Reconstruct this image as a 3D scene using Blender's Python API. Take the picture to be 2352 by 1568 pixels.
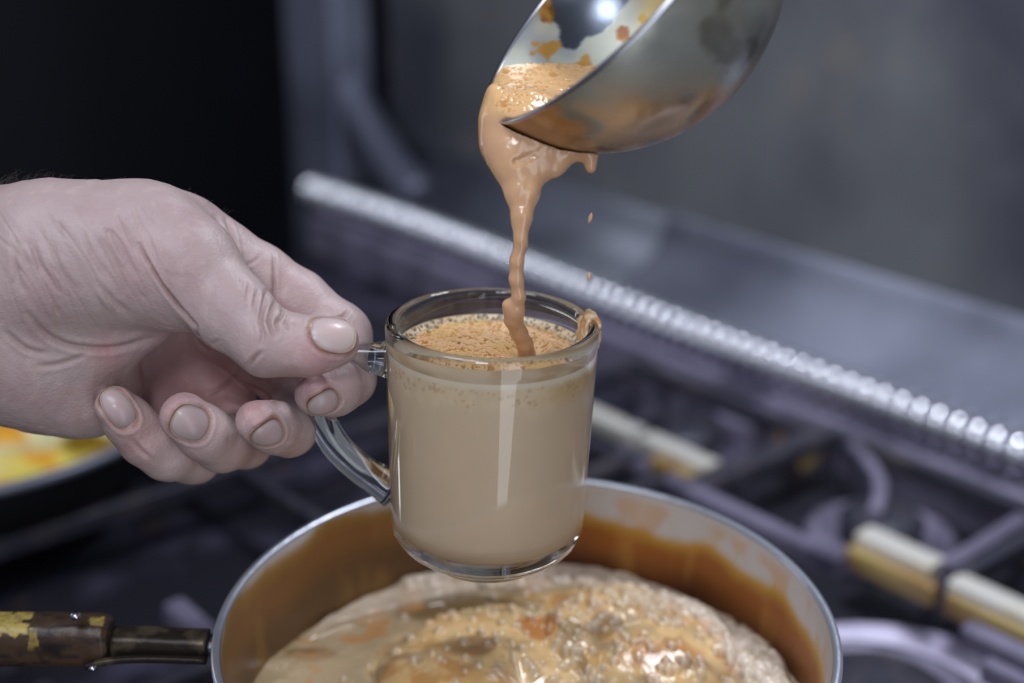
import bpy, bmesh, math, random
import numpy as np
from mathutils import Vector, Matrix
from mathutils.bvhtree import BVHTree

random.seed(7)
rng = np.random.default_rng(7)
PI = math.pi
for o in list(bpy.data.objects):
    bpy.data.objects.remove(o)
sc = bpy.context.scene
COL = sc.collection

# ------------------------------------------------------------------ camera
F = 3267.0                      # focal length in pixels (50 mm on a 36 mm frame)
PITCH = math.radians(21)
HC = 1.40
cp, sp = math.cos(PITCH), math.sin(PITCH)
cam = bpy.data.cameras.new('camera')
camo = bpy.data.objects.new('camera', cam)
COL.objects.link(camo)
camo.location = (0, 0, HC)
camo.rotation_euler = (PI / 2 - PITCH, 0, 0)
cam.sensor_width = 36
cam.lens = F / 2352 * 36
cam.clip_start = .02
cam.dof.use_dof = True
cam.dof.focus_distance = .524
cam.dof.aperture_fstop = 3.7
sc.camera = camo

# ------------------------------------------------------------------ world, lamps, exposure
w = bpy.data.worlds.new('world')
sc.world = w
w.use_nodes = True
w.node_tree.nodes['Background'].inputs[0].default_value = (.31, .34, .42, 1)
w.node_tree.nodes['Background'].inputs[1].default_value = .44
sc.view_settings.view_transform = 'Standard'
sc.view_settings.look = 'None'
sc.view_settings.gamma = 1
sc.view_settings.use_curve_mapping = False
sc.view_settings.exposure = 0
sc.cycles.use_denoising = True
sc.cycles.max_bounces = 14
sc.cycles.transmission_bounces = 12
sc.cycles.caustics_refractive = True
sc.cycles.caustics_reflective = True
sc.cycles.blur_glossy = 1.0
sc.cycles.sample_clamp_indirect = 6


def area(name, loc, target, sx, sy, power, col):
    l = bpy.data.lights.new(name, 'AREA')
    l.shape = 'RECTANGLE'
    l.size, l.size_y, l.energy, l.color = sx, sy, power, col
    o = bpy.data.objects.new(name, l)
    COL.objects.link(o)
    o.location = loc
    o.rotation_euler = (Vector(target) - Vector(loc)).to_track_quat('-Z', 'Y').to_euler()
    return o


area('ceiling_lamp', (-.42, .08, 2.35), (0, .5, 1.15), .7, .45, 9.5, (.84, .90, 1.0))
area('front_ceiling_lamp', (-.25, -1.0, 2.4), (0, .5, 1.15), .38, .38, 11, (.86, .91, 1.0))
area('doorway_lamp', (.45, -.72, 1.0), (0, .5, 1.05), .48, 1.9, 8.0, (.86, .92, 1.0))
area('wall_fill_lamp', (.26, .80, 1.78), (.43, 1.0, 1.32), .20, .20, 8.5, (.84, .90, 1.0))  # added to brighten the wall and ledge on the right
area('side_tube_lamp', (-1.15, 1.25, 1.2), (0, .5, 1.1), .06, 1.6, 1.8, (.84, .90, 1.0))


# ------------------------------------------------------------------ helpers
def lin(r, g, b):
    f = lambda c: (c / 255 / 12.92) if c / 255 <= .04045 else ((c / 255 + .055) / 1.055) ** 2.4
    return (f(r), f(g), f(b))


def at(px, py, d):
    """point seen at pixel (px, py) lying d metres along the lens axis"""
    X = (px - 1176) / F * d
    Y = -(py - 784) / F * d
    return np.array([X, d * cp + Y * sp, HC + Y * cp - d * sp])


def on_z(px, py, z):
    r = at(px, py, 1.0) - np.array([0, 0, HC])
    return r * ((z - HC) / r[2]) + np.array([0, 0, HC])


def to_px(p):
    p = np.asarray(p, float)
    x, y, z = p[..., 0], p[..., 1], p[..., 2] - HC
    d = y * cp - z * sp
    Y = y * sp + z * cp
    return np.stack([1176 + F * x / d, 784 - F * Y / d, d], -1)


SU = np.array([math.cos(math.radians(-50)), math.sin(math.radians(-50))])
SN = np.array([-SU[1], SU[0]])


def st(s, t, z=0.0):
    """cooker frame: s along the cooker, t towards the wall"""
    q = SU * s + SN * t
    return Vector((q[0], q[1], z))


def _hash(i, j, k, seed):
    h = (i * 374761393 + j * 668265263 + k * 2147483647 + seed * 144665) & 0xFFFFFFFF
    h = ((h ^ (h >> 13)) * 1274126177) & 0xFFFFFFFF
    h = h ^ (h >> 16)
    return (h & 0xFFFF) / 65535.0


def vnoise(p, scale, seed=0, octaves=1):
    p = np.asarray(p, float)
    out = np.zeros(p.shape[:-1])
    amp, tot = 1.0, 0.0
    for o in range(octaves):
        q = p * scale * (2 ** o) + 1000.5
        i = np.floor(q).astype(np.int64)
        f = q - i
        f = f * f * (3 - 2 * f)
        v = 0
        for dx in (0, 1):
            for dy in (0, 1):
                for dz in (0, 1):
                    wgt = (f[..., 0] if dx else 1 - f[..., 0]) * (f[..., 1] if dy else 1 - f[..., 1]) * (f[..., 2] if dz else 1 - f[..., 2])
                    v = v + wgt * _hash(i[..., 0] + dx, i[..., 1] + dy, i[..., 2] + dz, seed + 17 * o)
        out += amp * v
        tot += amp
        amp *= .5
    return out / tot


def sstep(a, b, x):
    t = np.clip((x - a) / (b - a), 0, 1)
    return t * t * (3 - 2 * t)


def mixc(a, b, f):
    f = np.asarray(f)[..., None]
    return np.asarray(a) * (1 - f) + np.asarray(b) * f


def mesh_obj(name, verts, faces, mat, parent=None, smooth=True, color=None, extra=None):
    me = bpy.data.meshes.new(name)
    verts = np.asarray(verts, np.float32)
    if isinstance(faces, np.ndarray) and faces.ndim == 2:
        n, k = faces.shape
        me.vertices.add(len(verts))
        me.vertices.foreach_set('co', verts.ravel())
        me.loops.add(n * k)
        me.loops.foreach_set('vertex_index', faces.ravel().astype(np.int32))
        me.polygons.add(n)
        me.polygons.foreach_set('loop_start', np.arange(0, n * k, k, dtype=np.int32))
        me.update(calc_edges=True)
        me.validate()
    else:
        me.from_pydata([tuple(map(float, v)) for v in verts], [], [tuple(int(i) for i in f) for f in faces])
        me.update()
    me.polygons.foreach_set('use_smooth', [smooth] * len(me.polygons))
    if color is not None:
        ca = me.color_attributes.new('tint', 'FLOAT_COLOR', 'POINT')
        c4 = np.ones((len(verts), 4), np.float32)
        c4[:, :3] = color
        ca.data.foreach_set('color', c4.ravel())
    if extra:
        for k, v in extra.items():
            a = me.attributes.new(k, 'FLOAT', 'POINT')
            a.data.foreach_set('value', np.asarray(v, np.float32))
    if mat:
        me.materials.append(mat)
    o = bpy.data.objects.new(name, me)
    COL.objects.link(o)
    if parent:
        o.parent = parent
        o.matrix_parent_inverse = Matrix.Identity(4)
    return o


def empty(name, loc=(0, 0, 0), rot=(0, 0, 0)):
    o = bpy.data.objects.new(name, None)
    COL.objects.link(o)
    o.location = loc
    o.rotation_euler = rot
    o.empty_display_size = .02
    return o


def tag(o, label=None, cat=None, group=None, kind=None):
    if label: o['label'] = label
    if cat: o['category'] = cat
    if group: o['group'] = group
    if kind: o['kind'] = kind
    return o


def grid_faces(nu, nv, wrap_u=False, wrap_v=False, flip=False):
    u = np.arange(nu if wrap_u else nu - 1)
    v = np.arange(nv if wrap_v else nv - 1)
    U, V = np.meshgrid(u, v, indexing='ij')
    a = U * nv + V
    b = ((U + 1) % nu) * nv + V
    c = ((U + 1) % nu) * nv + (V + 1) % nv
    d = U * nv + (V + 1) % nv
    f = np.stack([a, b, c, d], -1).reshape(-1, 4)
    return f[:, ::-1] if flip else f


def lathe(profile, n=128):
    """profile [(r, z)...] revolved; poles allowed (r tiny)"""
    pr = np.array(profile, float)
    th = np.linspace(0, 2 * PI, n, endpoint=False)
    V = np.stack([pr[None, :, 0] * np.cos(th)[:, None], pr[None, :, 0] * np.sin(th)[:, None],
                  np.broadcast_to(pr[None, :, 1], (n, len(pr)))], -1)
    return V.reshape(-1, 3), grid_faces(n, len(pr), wrap_u=True)


def sweep(path, ra, rb=None, nseg=16, up=(0, 0, 1), caps=True, power=2.0):
    """tube along path with (super)elliptic section ra (across) x rb (along up)"""
    path = np.array(path, float)
    n = len(path)
    ra = np.broadcast_to(ra, (n,)).astype(float)
    rb = ra if rb is None else np.broadcast_to(rb, (n,)).astype(float)
    tan = np.gradient(path, axis=0)
    tan /= np.linalg.norm(tan, axis=1)[:, None] + 1e-12
    upv = np.array(up, float)
    side = np.cross(tan, upv)
    side /= np.linalg.norm(side, axis=1)[:, None] + 1e-12
    u2 = np.cross(side, tan)
    th = np.linspace(0, 2 * PI, nseg, endpoint=False)
    cx = np.sign(np.cos(th)) * np.abs(np.cos(th)) ** (2 / power)
    cy = np.sign(np.sin(th)) * np.abs(np.sin(th)) ** (2 / power)
    V = path[:, None] + side[:, None] * (ra[:, None] * cx)[..., None] + u2[:, None] * (rb[:, None] * cy)[..., None]
    V = V.reshape(-1, 3)
    Fc = [tuple(f) for f in grid_faces(n, nseg, wrap_v=True)]
    if caps:
        Fc.append(tuple(range(nseg)))
        Fc.append(tuple((n - 1) * nseg + i for i in reversed(range(nseg))))
    return V, Fc


def spline(pts, n):
    pts = np.array(pts, float)
    t = np.linspace(0, len(pts) - 1, n)
    i = np.clip(t.astype(int), 0, len(pts) - 2)
    f = (t - i)[:, None]
    P = lambda k: pts[np.clip(k, 0, len(pts) - 1)]
    p0, p1, p2, p3 = P(i - 1), P(i), P(i + 1), P(i + 2)
    return .5 * ((2 * p1) + (-p0 + p2) * f + (2 * p0 - 5 * p1 + 4 * p2 - p3) * f ** 2 + (-p0 + 3 * p1 - 3 * p2 + p3) * f ** 3)


def box_bm(lo, hi, bev=.002, seg=2):
    bm = bmesh.new()
    bmesh.ops.create_cube(bm, size=1)
    for v in bm.verts:
        for a in range(3):
            v.co[a] = lo[a] + (v.co[a] + .5) * (hi[a] - lo[a])
    if bev:
        bmesh.ops.bevel(bm, geom=list(bm.edges), offset=bev, segments=seg, affect='EDGES', profile=.5)
    return bm


def stbox(name, s0, s1, t0, t1, z0, z1, mat, parent=None, bev=.002):
    bm = box_bm((s0, t0, z0), (s1, t1, z1), bev)
    for v in bm.verts:
        v.co = st(v.co.x, v.co.y, v.co.z)
    bm.normal_update()
    me = bpy.data.meshes.new(name)
    bm.to_mesh(me)
    bm.free()
    for p in me.polygons:
        p.use_smooth = False
    me.materials.append(mat)
    o = bpy.data.objects.new(name, me)
    COL.objects.link(o)
    o.parent = parent
    return o


# ------------------------------------------------------------------ materials
def material(name, base=(.5, .5, .5), rough=.5, metal=0.0, tint=False, noise=None, bump=None, spec=.5,
             sss=0.0, coat=0.0, trans=0.0, ior=1.45, coords='Object', wave=None, rough_noise=None):
    m = bpy.data.materials.new(name)
    m.use_nodes = True
    nt = m.node_tree
    N, L = nt.nodes, nt.links
    b = N['Principled BSDF']
    b.inputs['Base Color'].default_value = (*base, 1)
    b.inputs['Roughness'].default_value = rough
    b.inputs['Metallic'].default_value = metal
    b.inputs['Specular IOR Level'].default_value = spec
    b.inputs['IOR'].default_value = ior
    b.inputs['Transmission Weight'].default_value = trans
    b.inputs['Coat Weight'].default_value = coat
    b.inputs['Coat Roughness'].default_value = .08
    if sss:
        b.inputs['Subsurface Weight'].default_value = sss
        b.inputs['Subsurface Radius'].default_value = (1, .35, .2)
        b.inputs['Subsurface Scale'].default_value = .004
    tc = N.new('ShaderNodeTexCoord')
    src = None
    if tint:
        at_ = N.new('ShaderNodeAttribute')
        at_.attribute_name = 'tint'
        src = at_.outputs['Color']
    if noise:                                   # (scale, colour, low, high[, detail])
        for (scl, colr, lo, hi) in noise:
            nz = N.new('ShaderNodeTexNoise')
            nz.inputs['Scale'].default_value = scl
            nz.inputs['Detail'].default_value = 5
            L.new(tc.outputs[coords], nz.inputs['Vector'])
            mr = N.new('ShaderNodeMapRange')
            mr.inputs['From Min'].default_value = lo
            mr.inputs['From Max'].default_value = hi
            L.new(nz.outputs['Fac'], mr.inputs['Value'])
            mx = N.new('ShaderNodeMix')
            mx.data_type = 'RGBA'
            L.new(mr.outputs['Result'], mx.inputs['Factor'])
            if src is not None:
                L.new(src, mx.inputs['A'])
            else:
                mx.inputs['A'].default_value = (*base, 1)
            mx.inputs['B'].default_value = (*colr, 1)
            src = mx.outputs['Result']
    if src is not None:
        L.new(src, b.inputs['Base Color'])
    if rough_noise:
        scl, lo, hi = rough_noise
        nz = N.new('ShaderNodeTexNoise')
        nz.inputs['Scale'].default_value = scl
        nz.inputs['Detail'].default_value = 4
        L.new(tc.outputs[coords], nz.inputs['Vector'])
        mr = N.new('ShaderNodeMapRange')
        mr.inputs['From Min'].default_value = .35
        mr.inputs['From Max'].default_value = .65
        mr.inputs['To Min'].default_value = lo
        mr.inputs['To Max'].default_value = hi
        L.new(nz.outputs['Fac'], mr.inputs['Value'])
        L.new(mr.outputs['Result'], b.inputs['Roughness'])
    prev = None
    for bp in (bump or []):                     # (kind, scale, strength, distance)
        kind, scl, stg, dist = bp
        if kind == 'noise':
            nz = N.new('ShaderNodeTexNoise')
            nz.inputs['Detail'].default_value = 6
            out = nz.outputs['Fac']
        else:
            nz = N.new('ShaderNodeTexVoronoi')
            out = nz.outputs['Distance']
        nz.inputs['Scale'].default_value = scl
        L.new(tc.outputs[coords], nz.inputs['Vector'])
        bn = N.new('ShaderNodeBump')
        bn.inputs['Strength'].default_value = stg
        bn.inputs['Distance'].default_value = dist
        L.new(out, bn.inputs['Height'])
        if prev is not None:
            L.new(prev, bn.inputs['Normal'])
        prev = bn.outputs['Normal']
    if prev is not None:
        L.new(prev, b.inputs['Normal'])
    return m


M = {}
M['glass'] = material('clear_glass', (.96, .985, .975), 0.02, trans=1.0, ior=1.5)
M['tea'] = material('milk_tea', tint=True, rough=.35, spec=.4, sss=.0, bump=[('noise', 60, .05, .001)])
M['tea_wet'] = material('pouring_tea', lin(206, 160, 122), .16, spec=.6, sss=.1, tint=True,
                        bump=[('noise', 160, .25, .0012)])
M['foam'] = material('tea_foam', tint=True, rough=.25, spec=.5, bump=[('noise', 900, .05, .0003)])
M['skin'] = material('skin', tint=True, rough=.47, spec=.42, sss=.07,
                     noise=[(38, lin(160, 128, 130), .50, .85), (160, lin(190, 166, 162), .56, .9)],
                     bump=[('voronoi', 900, .22, .0004), ('noise', 260, .28, .0008), ('noise', 1600, .15, .0003)])
M['nail'] = material('fingernail', tint=True, rough=.36, spec=.45, coat=.12,
                     bump=[('noise', 90, .08, .0005)])
M['hair'] = material('dark_hair', (.02, .014, .01), .5)
M['steel_wall'] = material('brushed_steel_wall', lin(100, 101, 104), .5, metal=.35,
                           noise=[(2.6, lin(60, 60, 70), .42, .62), (9, lin(116, 108, 96), .60, .85)],
                           bump=[('noise', 3, .3, .02)])
M['steel_ledge'] = material('steel_ledge', lin(160, 162, 178), .38, metal=.25,
                            noise=[(5, lin(98, 100, 116), .42, .62)])
M['steel_shaded'] = material('shaded_steel_panel', lin(78, 80, 90), .5, metal=.3, noise=[(5, lin(52, 54, 64), .42, .62)])  # same steel as the brighter panel, dark reflection put into the colour
M['steel_lit'] = material('lit_steel_panel', lin(146, 148, 164), .42, metal=.25, noise=[(4, lin(98, 100, 114), .42, .62)])
M['hose'] = material('corrugated_steel', lin(230, 230, 236), .16, metal=1.0)
M['cooker'] = material('black_enamel', lin(24, 24, 32), .55, spec=.3,
                       noise=[(14, lin(60, 56, 74), .5, .7), (30, lin(90, 60, 25), .64, .8)], bump=[('noise', 40, .3, .002)])
M['iron'] = material('cast_iron', lin(52, 51, 62), .45, metal=.3,
                     noise=[(25, lin(84, 76, 80), .5, .7)], bump=[('noise', 90, .5, .001)])
M['bright_bar'] = material('worn_bright_steel', lin(205, 200, 192), .38, metal=.35,
                           noise=[(22, lin(190, 165, 95), .54, .72)])
M['burner'] = material('burner_metal', lin(120, 114, 134), .5, metal=.3,
                       noise=[(20, lin(60, 56, 74), .45, .7)], bump=[('noise', 60, .3, .001)])
M['grease'] = material('yellow_grease', lin(150, 128, 80), .4,
                       noise=[(26, lin(120, 80, 40), .45, .65)])
M['pan_in'] = material('stained_aluminium', tint=True, rough=.38, metal=.25, bump=[('noise', 120, .2, .001)])
M['pan_out'] = material('scratched_aluminium', lin(120, 122, 130), .35, metal=.8,
                        noise=[(60, lin(60, 50, 40), .5, .7)], bump=[('noise', 200, .4, .0008)])
M['pot_tea'] = material('boiling_tea', tint=True, rough=.22, spec=.6, bump=[('noise', 300, .25, .0008)])
M['wood'] = material('dark_wood', tint=True, rough=.42, bump=[('noise', 120, .5, .0012)])
M['bracket'] = material('sooty_bracket', lin(44, 36, 32), .45, metal=.5,
                        noise=[(70, lin(96, 84, 66), .55, .72)], bump=[('noise', 180, .5, .001)])
M['screw'] = material('screw_steel', lin(190, 190, 200), .25, metal=1)
M['stain'] = material('dried_yellow_stain', lin(156, 134, 70), .6, noise=[(300, lin(110, 84, 40), .45, .7)])
M['bowl_in'] = material('milky_steel', tint=True, rough=.16, metal=.55, bump=[('noise', 60, .15, .0008)])
nt = M['bowl_in'].node_tree
fa = nt.nodes.new('ShaderNodeAttribute'); fa.attribute_name = 'film'
for sock, (lo_, hi_) in (('Roughness', (.24, .42)), ('Metallic', (.92, .25))):
    mr = nt.nodes.new('ShaderNodeMapRange')
    mr.inputs['To Min'].default_value = lo_; mr.inputs['To Max'].default_value = hi_
    nt.links.new(fa.outputs['Fac'], mr.inputs['Value'])
    nt.links.new(mr.outputs['Result'], nt.nodes['Principled BSDF'].inputs[sock])
M['bowl_out'] = material('dull_steel', tint=True, rough=.3, metal=.45, bump=[('noise', 38, .35, .0015)],
                         rough_noise=(40, .16, .4))
M['tray_black'] = material('black_pan_metal', lin(16, 16, 20), .6)  # pan body kept near black under its paler rim
M['pan_rim'] = material('polished_rim', lin(176, 178, 188), .28, metal=.7, bump=[('noise', 160, .3, .001)])
M['drip'] = material('drip_plate', lin(196, 188, 212), .5, noise=[(18, lin(130, 122, 146), .45, .7)])
M['tray'] = material('tray_steel', lin(112, 113, 126), .4, metal=.4)
M['yellow'] = material('yellow_food', tint=True, rough=.35, spec=.6, bump=[('noise', 120, .3, .002)])
M['dark_wall'] = material('dark_wall', lin(26, 26, 34), .7, noise=[(3, lin(40, 42, 60), .5, .8)])
M['floor'] = material('dark_floor', lin(28, 27, 30), .7, noise=[(8, lin(42, 40, 44), .45, .7)])
M['post'] = material('steel_post', lin(120, 124, 142), .45, metal=.5, noise=[(6, lin(86, 88, 104), .4, .7)])


# ------------------------------------------------------------------ implicit surfaces
def capsule_d(p, a, b, ra, rb):
    a = np.asarray(a, np.float32); b = np.asarray(b, np.float32)
    ba = b - a
    L2 = float(ba @ ba) + 1e-12
    h = np.clip(((p - a) @ ba) / L2, 0, 1)
    q = p - a - h[:, None] * ba
    return np.sqrt((q * q).sum(1)) - (ra + (rb - ra) * h)


def smin(a, b, k):
    if k <= 0:
        return np.minimum(a, b)
    h = np.maximum(k - np.abs(a - b), 0) / k
    return np.minimum(a, b) - h * h * k * .25


def surface_net(fn, lo, hi, vox, blk=6):
    lo = np.asarray(lo, float); hi = np.asarray(hi, float)
    nb = np.ceil((hi - lo) / (vox * blk)).astype(int) + 1
    n = nb * blk
    bc = np.stack(np.meshgrid(*[np.arange(k) for k in nb], indexing='ij'), -1).reshape(-1, 3)
    cen = lo + (bc + .5) * blk * vox - .5 * vox
    d = fn(cen.astype(np.float32))
    D = np.empty(tuple(n), np.float32)
    D6 = D.reshape(nb[0], blk, nb[1], blk, nb[2], blk)
    D6[...] = np.where(d < 0, -1, 1).reshape(nb[0], 1, nb[1], 1, nb[2], 1)
    act = bc[np.abs(d) < blk * vox * 1.35]
    off = np.stack(np.meshgrid(*[np.arange(blk)] * 3, indexing='ij'), -1).reshape(-1, 3)
    CH = 3000
    for c0 in range(0, len(act), CH):
        a = act[c0:c0 + CH]
        ii = a[:, None] * blk + off[None]
        p = (lo + ii.reshape(-1, 3) * vox).astype(np.float32)
        v = fn(p).reshape(len(a), blk, blk, blk)
        D6[a[:, 0], :, a[:, 1], :, a[:, 2], :] = v
    S = D < 0
    nx, ny, nz = n
    cnt = np.zeros((nx - 1, ny - 1, nz - 1), np.int8)
    cs = [(i, j, k) for i in (0, 1) for j in (0, 1) for k in (0, 1)]
    for i, j, k in cs:
        cnt += S[i:nx - 1 + i, j:ny - 1 + j, k:nz - 1 + k]
    cells = np.argwhere((cnt > 0) & (cnt < 8))
    cid = -np.ones(cnt.shape, np.int32)
    cid[tuple(cells.T)] = np.arange(len(cells))
    vals = np.stack([D[cells[:, 0] + i, cells[:, 1] + j, cells[:, 2] + k] for i, j, k in cs], 1)
    acc = np.zeros((len(cells), 3)); num = np.zeros(len(cells))
    ca = np.array(cs)
    for e0 in range(8):
        for e1 in range(e0 + 1, 8):
            if np.abs(ca[e0] - ca[e1]).sum() == 1:
                v0, v1 = vals[:, e0], vals[:, e1]
                m = (v0 < 0) != (v1 < 0)
                t = np.where(m, v0 / np.where(m, v0 - v1, 1), 0)
                acc += np.where(m[:, None], ca[e0] + t[:, None] * (ca[e1] - ca[e0]), 0)
                num += m
    V = lo + (cells + acc / num[:, None]) * vox
    Q = []
    for ax in range(3):
        o1, o2 = [(1, 2), (2, 0), (0, 1)][ax]
        sl0 = [slice(1, -1)] * 3; sl1 = [slice(1, -1)] * 3
        sl0[ax] = slice(0, -1); sl1[ax] = slice(1, None)
        ch = S[tuple(sl0)] != S[tuple(sl1)]
        e = np.argwhere(ch)
        base = e.copy()
        for q in range(3):
            if q != ax:
                base[:, q] += 1
        ins = S[tuple(base.T)]
        def c(d1, d2):
            b_ = base.copy(); b_[:, o1] -= d1; b_[:, o2] -= d2
            b_ = np.minimum(b_, np.array(cid.shape) - 1)
            return cid[tuple(b_.T)]
        q4 = np.stack([c(1, 1), c(0, 1), c(0, 0), c(1, 0)], 1)
        q4 = np.where(ins[:, None], q4, q4[:, ::-1])
        Q.append(q4[(q4 >= 0).all(1)])
    return V, np.concatenate(Q)


def relax(V, Q, it=2, lam=.5):
    e = np.concatenate([Q[:, [0, 1]], Q[:, [1, 2]], Q[:, [2, 3]], Q[:, [3, 0]]])
    a = np.concatenate([e[:, 0], e[:, 1]]); b = np.concatenate([e[:, 1], e[:, 0]])
    deg = np.bincount(a, minlength=len(V))[:, None] + 1e-9
    for _ in range(it):
        s = np.stack([np.bincount(a, V[b, k], len(V)) for k in range(3)], 1)
        V = V + lam * (s / deg - V)
    return V


def vnormals(V, Q):
    n = np.cross(V[Q[:, 2]] - V[Q[:, 0]], V[Q[:, 3]] - V[Q[:, 1]])
    out = np.stack([sum(np.bincount(Q[:, j], n[:, k], len(V)) for j in range(4)) for k in range(3)], 1)
    return out / (np.linalg.norm(out, axis=1)[:, None] + 1e-12)


# ================================================================== THE SETTING
def slab(name, corners, thick, mat, kind='structure'):
    c = [Vector(q) for q in corners]
    n = (c[1] - c[0]).cross(c[2] - c[0]).normalized() * thick
    V = [*c, *[q - n for q in c]]
    Fc = [(0, 1, 2, 3), (7, 6, 5, 4), (0, 4, 5, 1), (1, 5, 6, 2), (2, 6, 7, 3), (3, 7, 4, 0)]
    o = mesh_obj(name, V, Fc, mat, smooth=False)
    o['kind'] = kind
    return o


slab('floor', [(-3, -2, 0), (3, -2, 0), (3, 3.6, 0), (-3, 3.6, 0)], .05, M['floor'])
TW = .955
slab('wall_back', [st(-1.36, TW, 0), st(1.0, TW, 0), st(1.0, TW, 2.6), st(-1.36, TW, 2.6)], .04, M['steel_wall'])
slab('wall_left', [st(-2.6, -.9, 0), st(-2.6, 2.2, 0), st(-2.6, 2.2, 2.6), st(-2.6, -.9, 2.6)], .04, M['dark_wall'])
slab('wall_far', [st(-2.6, 1.6, 0), st(-1.36, 1.6, 0), st(-1.36, 1.6, 2.6), st(-2.6, 1.6, 2.6)], .04, M['dark_wall'])
# steel post and brace at the end of the steel wall
post = empty('steel_post', st(-1.46, .93, 0))
tag(post, 'blurred upright steel post with a slanting brace at the left end of the steel wall', 'post')
o = stbox('upright', -1.50, -1.39, .90, .952, 0, 2.5, M['post'], None, .006)
o.parent = post; o.location = -post.location


def on_t(px, py, t):
    r = at(px, py, 1.0) - np.array([0, 0, HC])
    return r * (t / (r[:2] @ SN)) + np.array([0, 0, HC])


pth = [on_t(735, 40, .925), on_t(790, 180, .925), on_t(870, 330, .925), on_t(965, 455, .925)]
V, Fc = sweep(spline(pth, 14), .022, .022, 10, up=(SN[0], SN[1], 0))
o = mesh_obj('brace', V, Fc, M['post'], post); o.location = -post.location

# ================================================================== COOKER
cooker = empty('gas_cooker', st(-.6, .5, 0))
tag(cooker, 'dark greasy gas cooker with open burners, in front of the steel wall', 'cooker')


def cook(o):
    o.parent = cooker
    o.location = o.location - cooker.location
    return o


cook(stbox('cooker_body', -1.36, .35, .16, .90, .10, .905, M['cooker'], None, .004))
for s_ in (-1.33, .30):
    for t_ in (.20, .86):
        cook(stbox('foot', s_ - .02, s_ + .02, t_ - .02, t_ + .02, 0, .105, M['cooker'], None, .002))
cook(stbox('rear_rail', -1.36, .35, .835, .875, .904, .948, M['burner'], None, .004))
# backguard: plate behind the hose, dark and bright reflections put into two colours
cove = [(.952, .90), (.884, .90), (.884, .966), (.889, .972), (.902, .976), (.918, .982), (.932, .990), (.942, 1.000), (.949, 1.014), (.952, 1.028), (.954, 1.029), (.954, .90)]
for (s0, s1, mt_, tl) in ((-1.36, -.905, M['steel_shaded'], 'steel with shade put into its colour'), (-.903, .35, M['steel_lit'], None)):
    gv = [st(s_, t_, z_) for s_ in (s0, s1) for (t_, z_) in cove]
    nc_ = len(cove)
    gf = [(k, (k + 1) % nc_, (k + 1) % nc_ + nc_, k + nc_) for k in range(nc_)] + [tuple(range(nc_))[::-1], tuple(range(nc_, 2 * nc_))]
    g = mesh_obj('backguard_panel', gv, gf, mt_, smooth=False)
    g.data.polygons.foreach_set('use_smooth', [2 <= k <= 8 for k in range(len(gf))])
    if tl: g['label'] = tl
    cook(g)
# dirty tabs standing in front of the hose
for (s_, t_, r_) in ((-.775, .815, .022), (-.675, .812, .026)):
    V, Fc = lathe([(.0001, .94), (r_, .94), (r_, .905), (.0001, .905)][::-1], 24)
    V = V + np.array(st(s_, t_, 0))
    cook(mesh_obj('pipe_cap', V, Fc, M['burner'], None, smooth=False))
for (s0, s1, t_) in ((-.69, -.62, .825), (-.45, -.415, .83)):
    cook(tag(stbox('grease_patch', s0, s1, t_ - .008, t_ + .012, .904, .928, M['grease'], None, .004), 'crusted orange grease'))


def burner(s_, t_, z_, r_):
    b = empty('burner', Vector(st(s_, t_, z_)) - cooker.location)
    b.parent = cooker
    V, Fc = lathe([(.0001, 0), (r_ * 1.18, 0), (r_ * 1.15, .012), (r_ * .95, .016), (r_ * .92, .010), (.0001, .010)], 40)
    mesh_obj('burner_ring', V, Fc, M['burner'], b)
    V, Fc = lathe([(.0001, .010), (r_ * .62, .010), (r_ * .66, .024), (r_ * .5, .030), (r_ * .12, .031), (.0001, .030)], 40)
    mesh_obj('burner_cap', V, Fc, M['iron'], b)
    return b


V, Fc = lathe([(.0001, .9065), (.098, .9065), (.104, .911), (.104, .905)][::-1], 48)
cook(mesh_obj('drip_plate', V + np.array(st(-.375, .600, 0)), Fc, M['drip'], None))
burner(-.385, .590, .908, .06)
burner(-.51, .765, .905, .045)
burner(-.70, .765, .905, .045)
burner(-.43, .36, .905, .06)

# pan supports: each loose grid a thing, each bar a part
ZG = .955


def bar(root, s0, t0, s1, t1, mat, w_=.010, h_=.014, ztop=ZG, curve=0.0):
    p0, p1 = st(s0, t0, ztop - h_ / 2), st(s1, t1, ztop - h_ / 2)
    n = 9
    P_ = []
    d = (p1 - p0)
    sd = Vector((d.y, -d.x, 0)).normalized()
    for i in range(n):
        f = i / (n - 1)
        P_.append(p0 + d * f + sd * curve * math.sin(PI * f) - Vector(root.location))
    V, Fc = sweep(P_, w_ / 2, h_ / 2, 12, power=5)
    return mesh_obj('bar', V, Fc, mat, root, smooth=False)


def support(s0, s1, t0, t1, label, bars):
    r = empty('pan_support', st((s0 + s1) / 2, (t0 + t1) / 2, .906))
    tag(r, label, 'pan support')
    for b_ in bars:
        bar(r, *b_[:4], b_[4], **(b_[5] if len(b_) > 5 else {}))
    for (a, b_) in ((s0 + .006, t0 + .006), (s1 - .006, t0 + .006), (s0 + .006, t1 - .006), (s1 - .006, t1 - .006)):
        q = Vector(st(a, b_, .93)) - Vector(r.location)
        V, Fc = sweep([q + Vector((0, 0, -.026)), q + Vector((0, 0, .018))], .005, .005, 8, up=(1, 0, 0))
        mesh_obj('foot', V, Fc, M['iron'], r, smooth=False)
    return r


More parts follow.
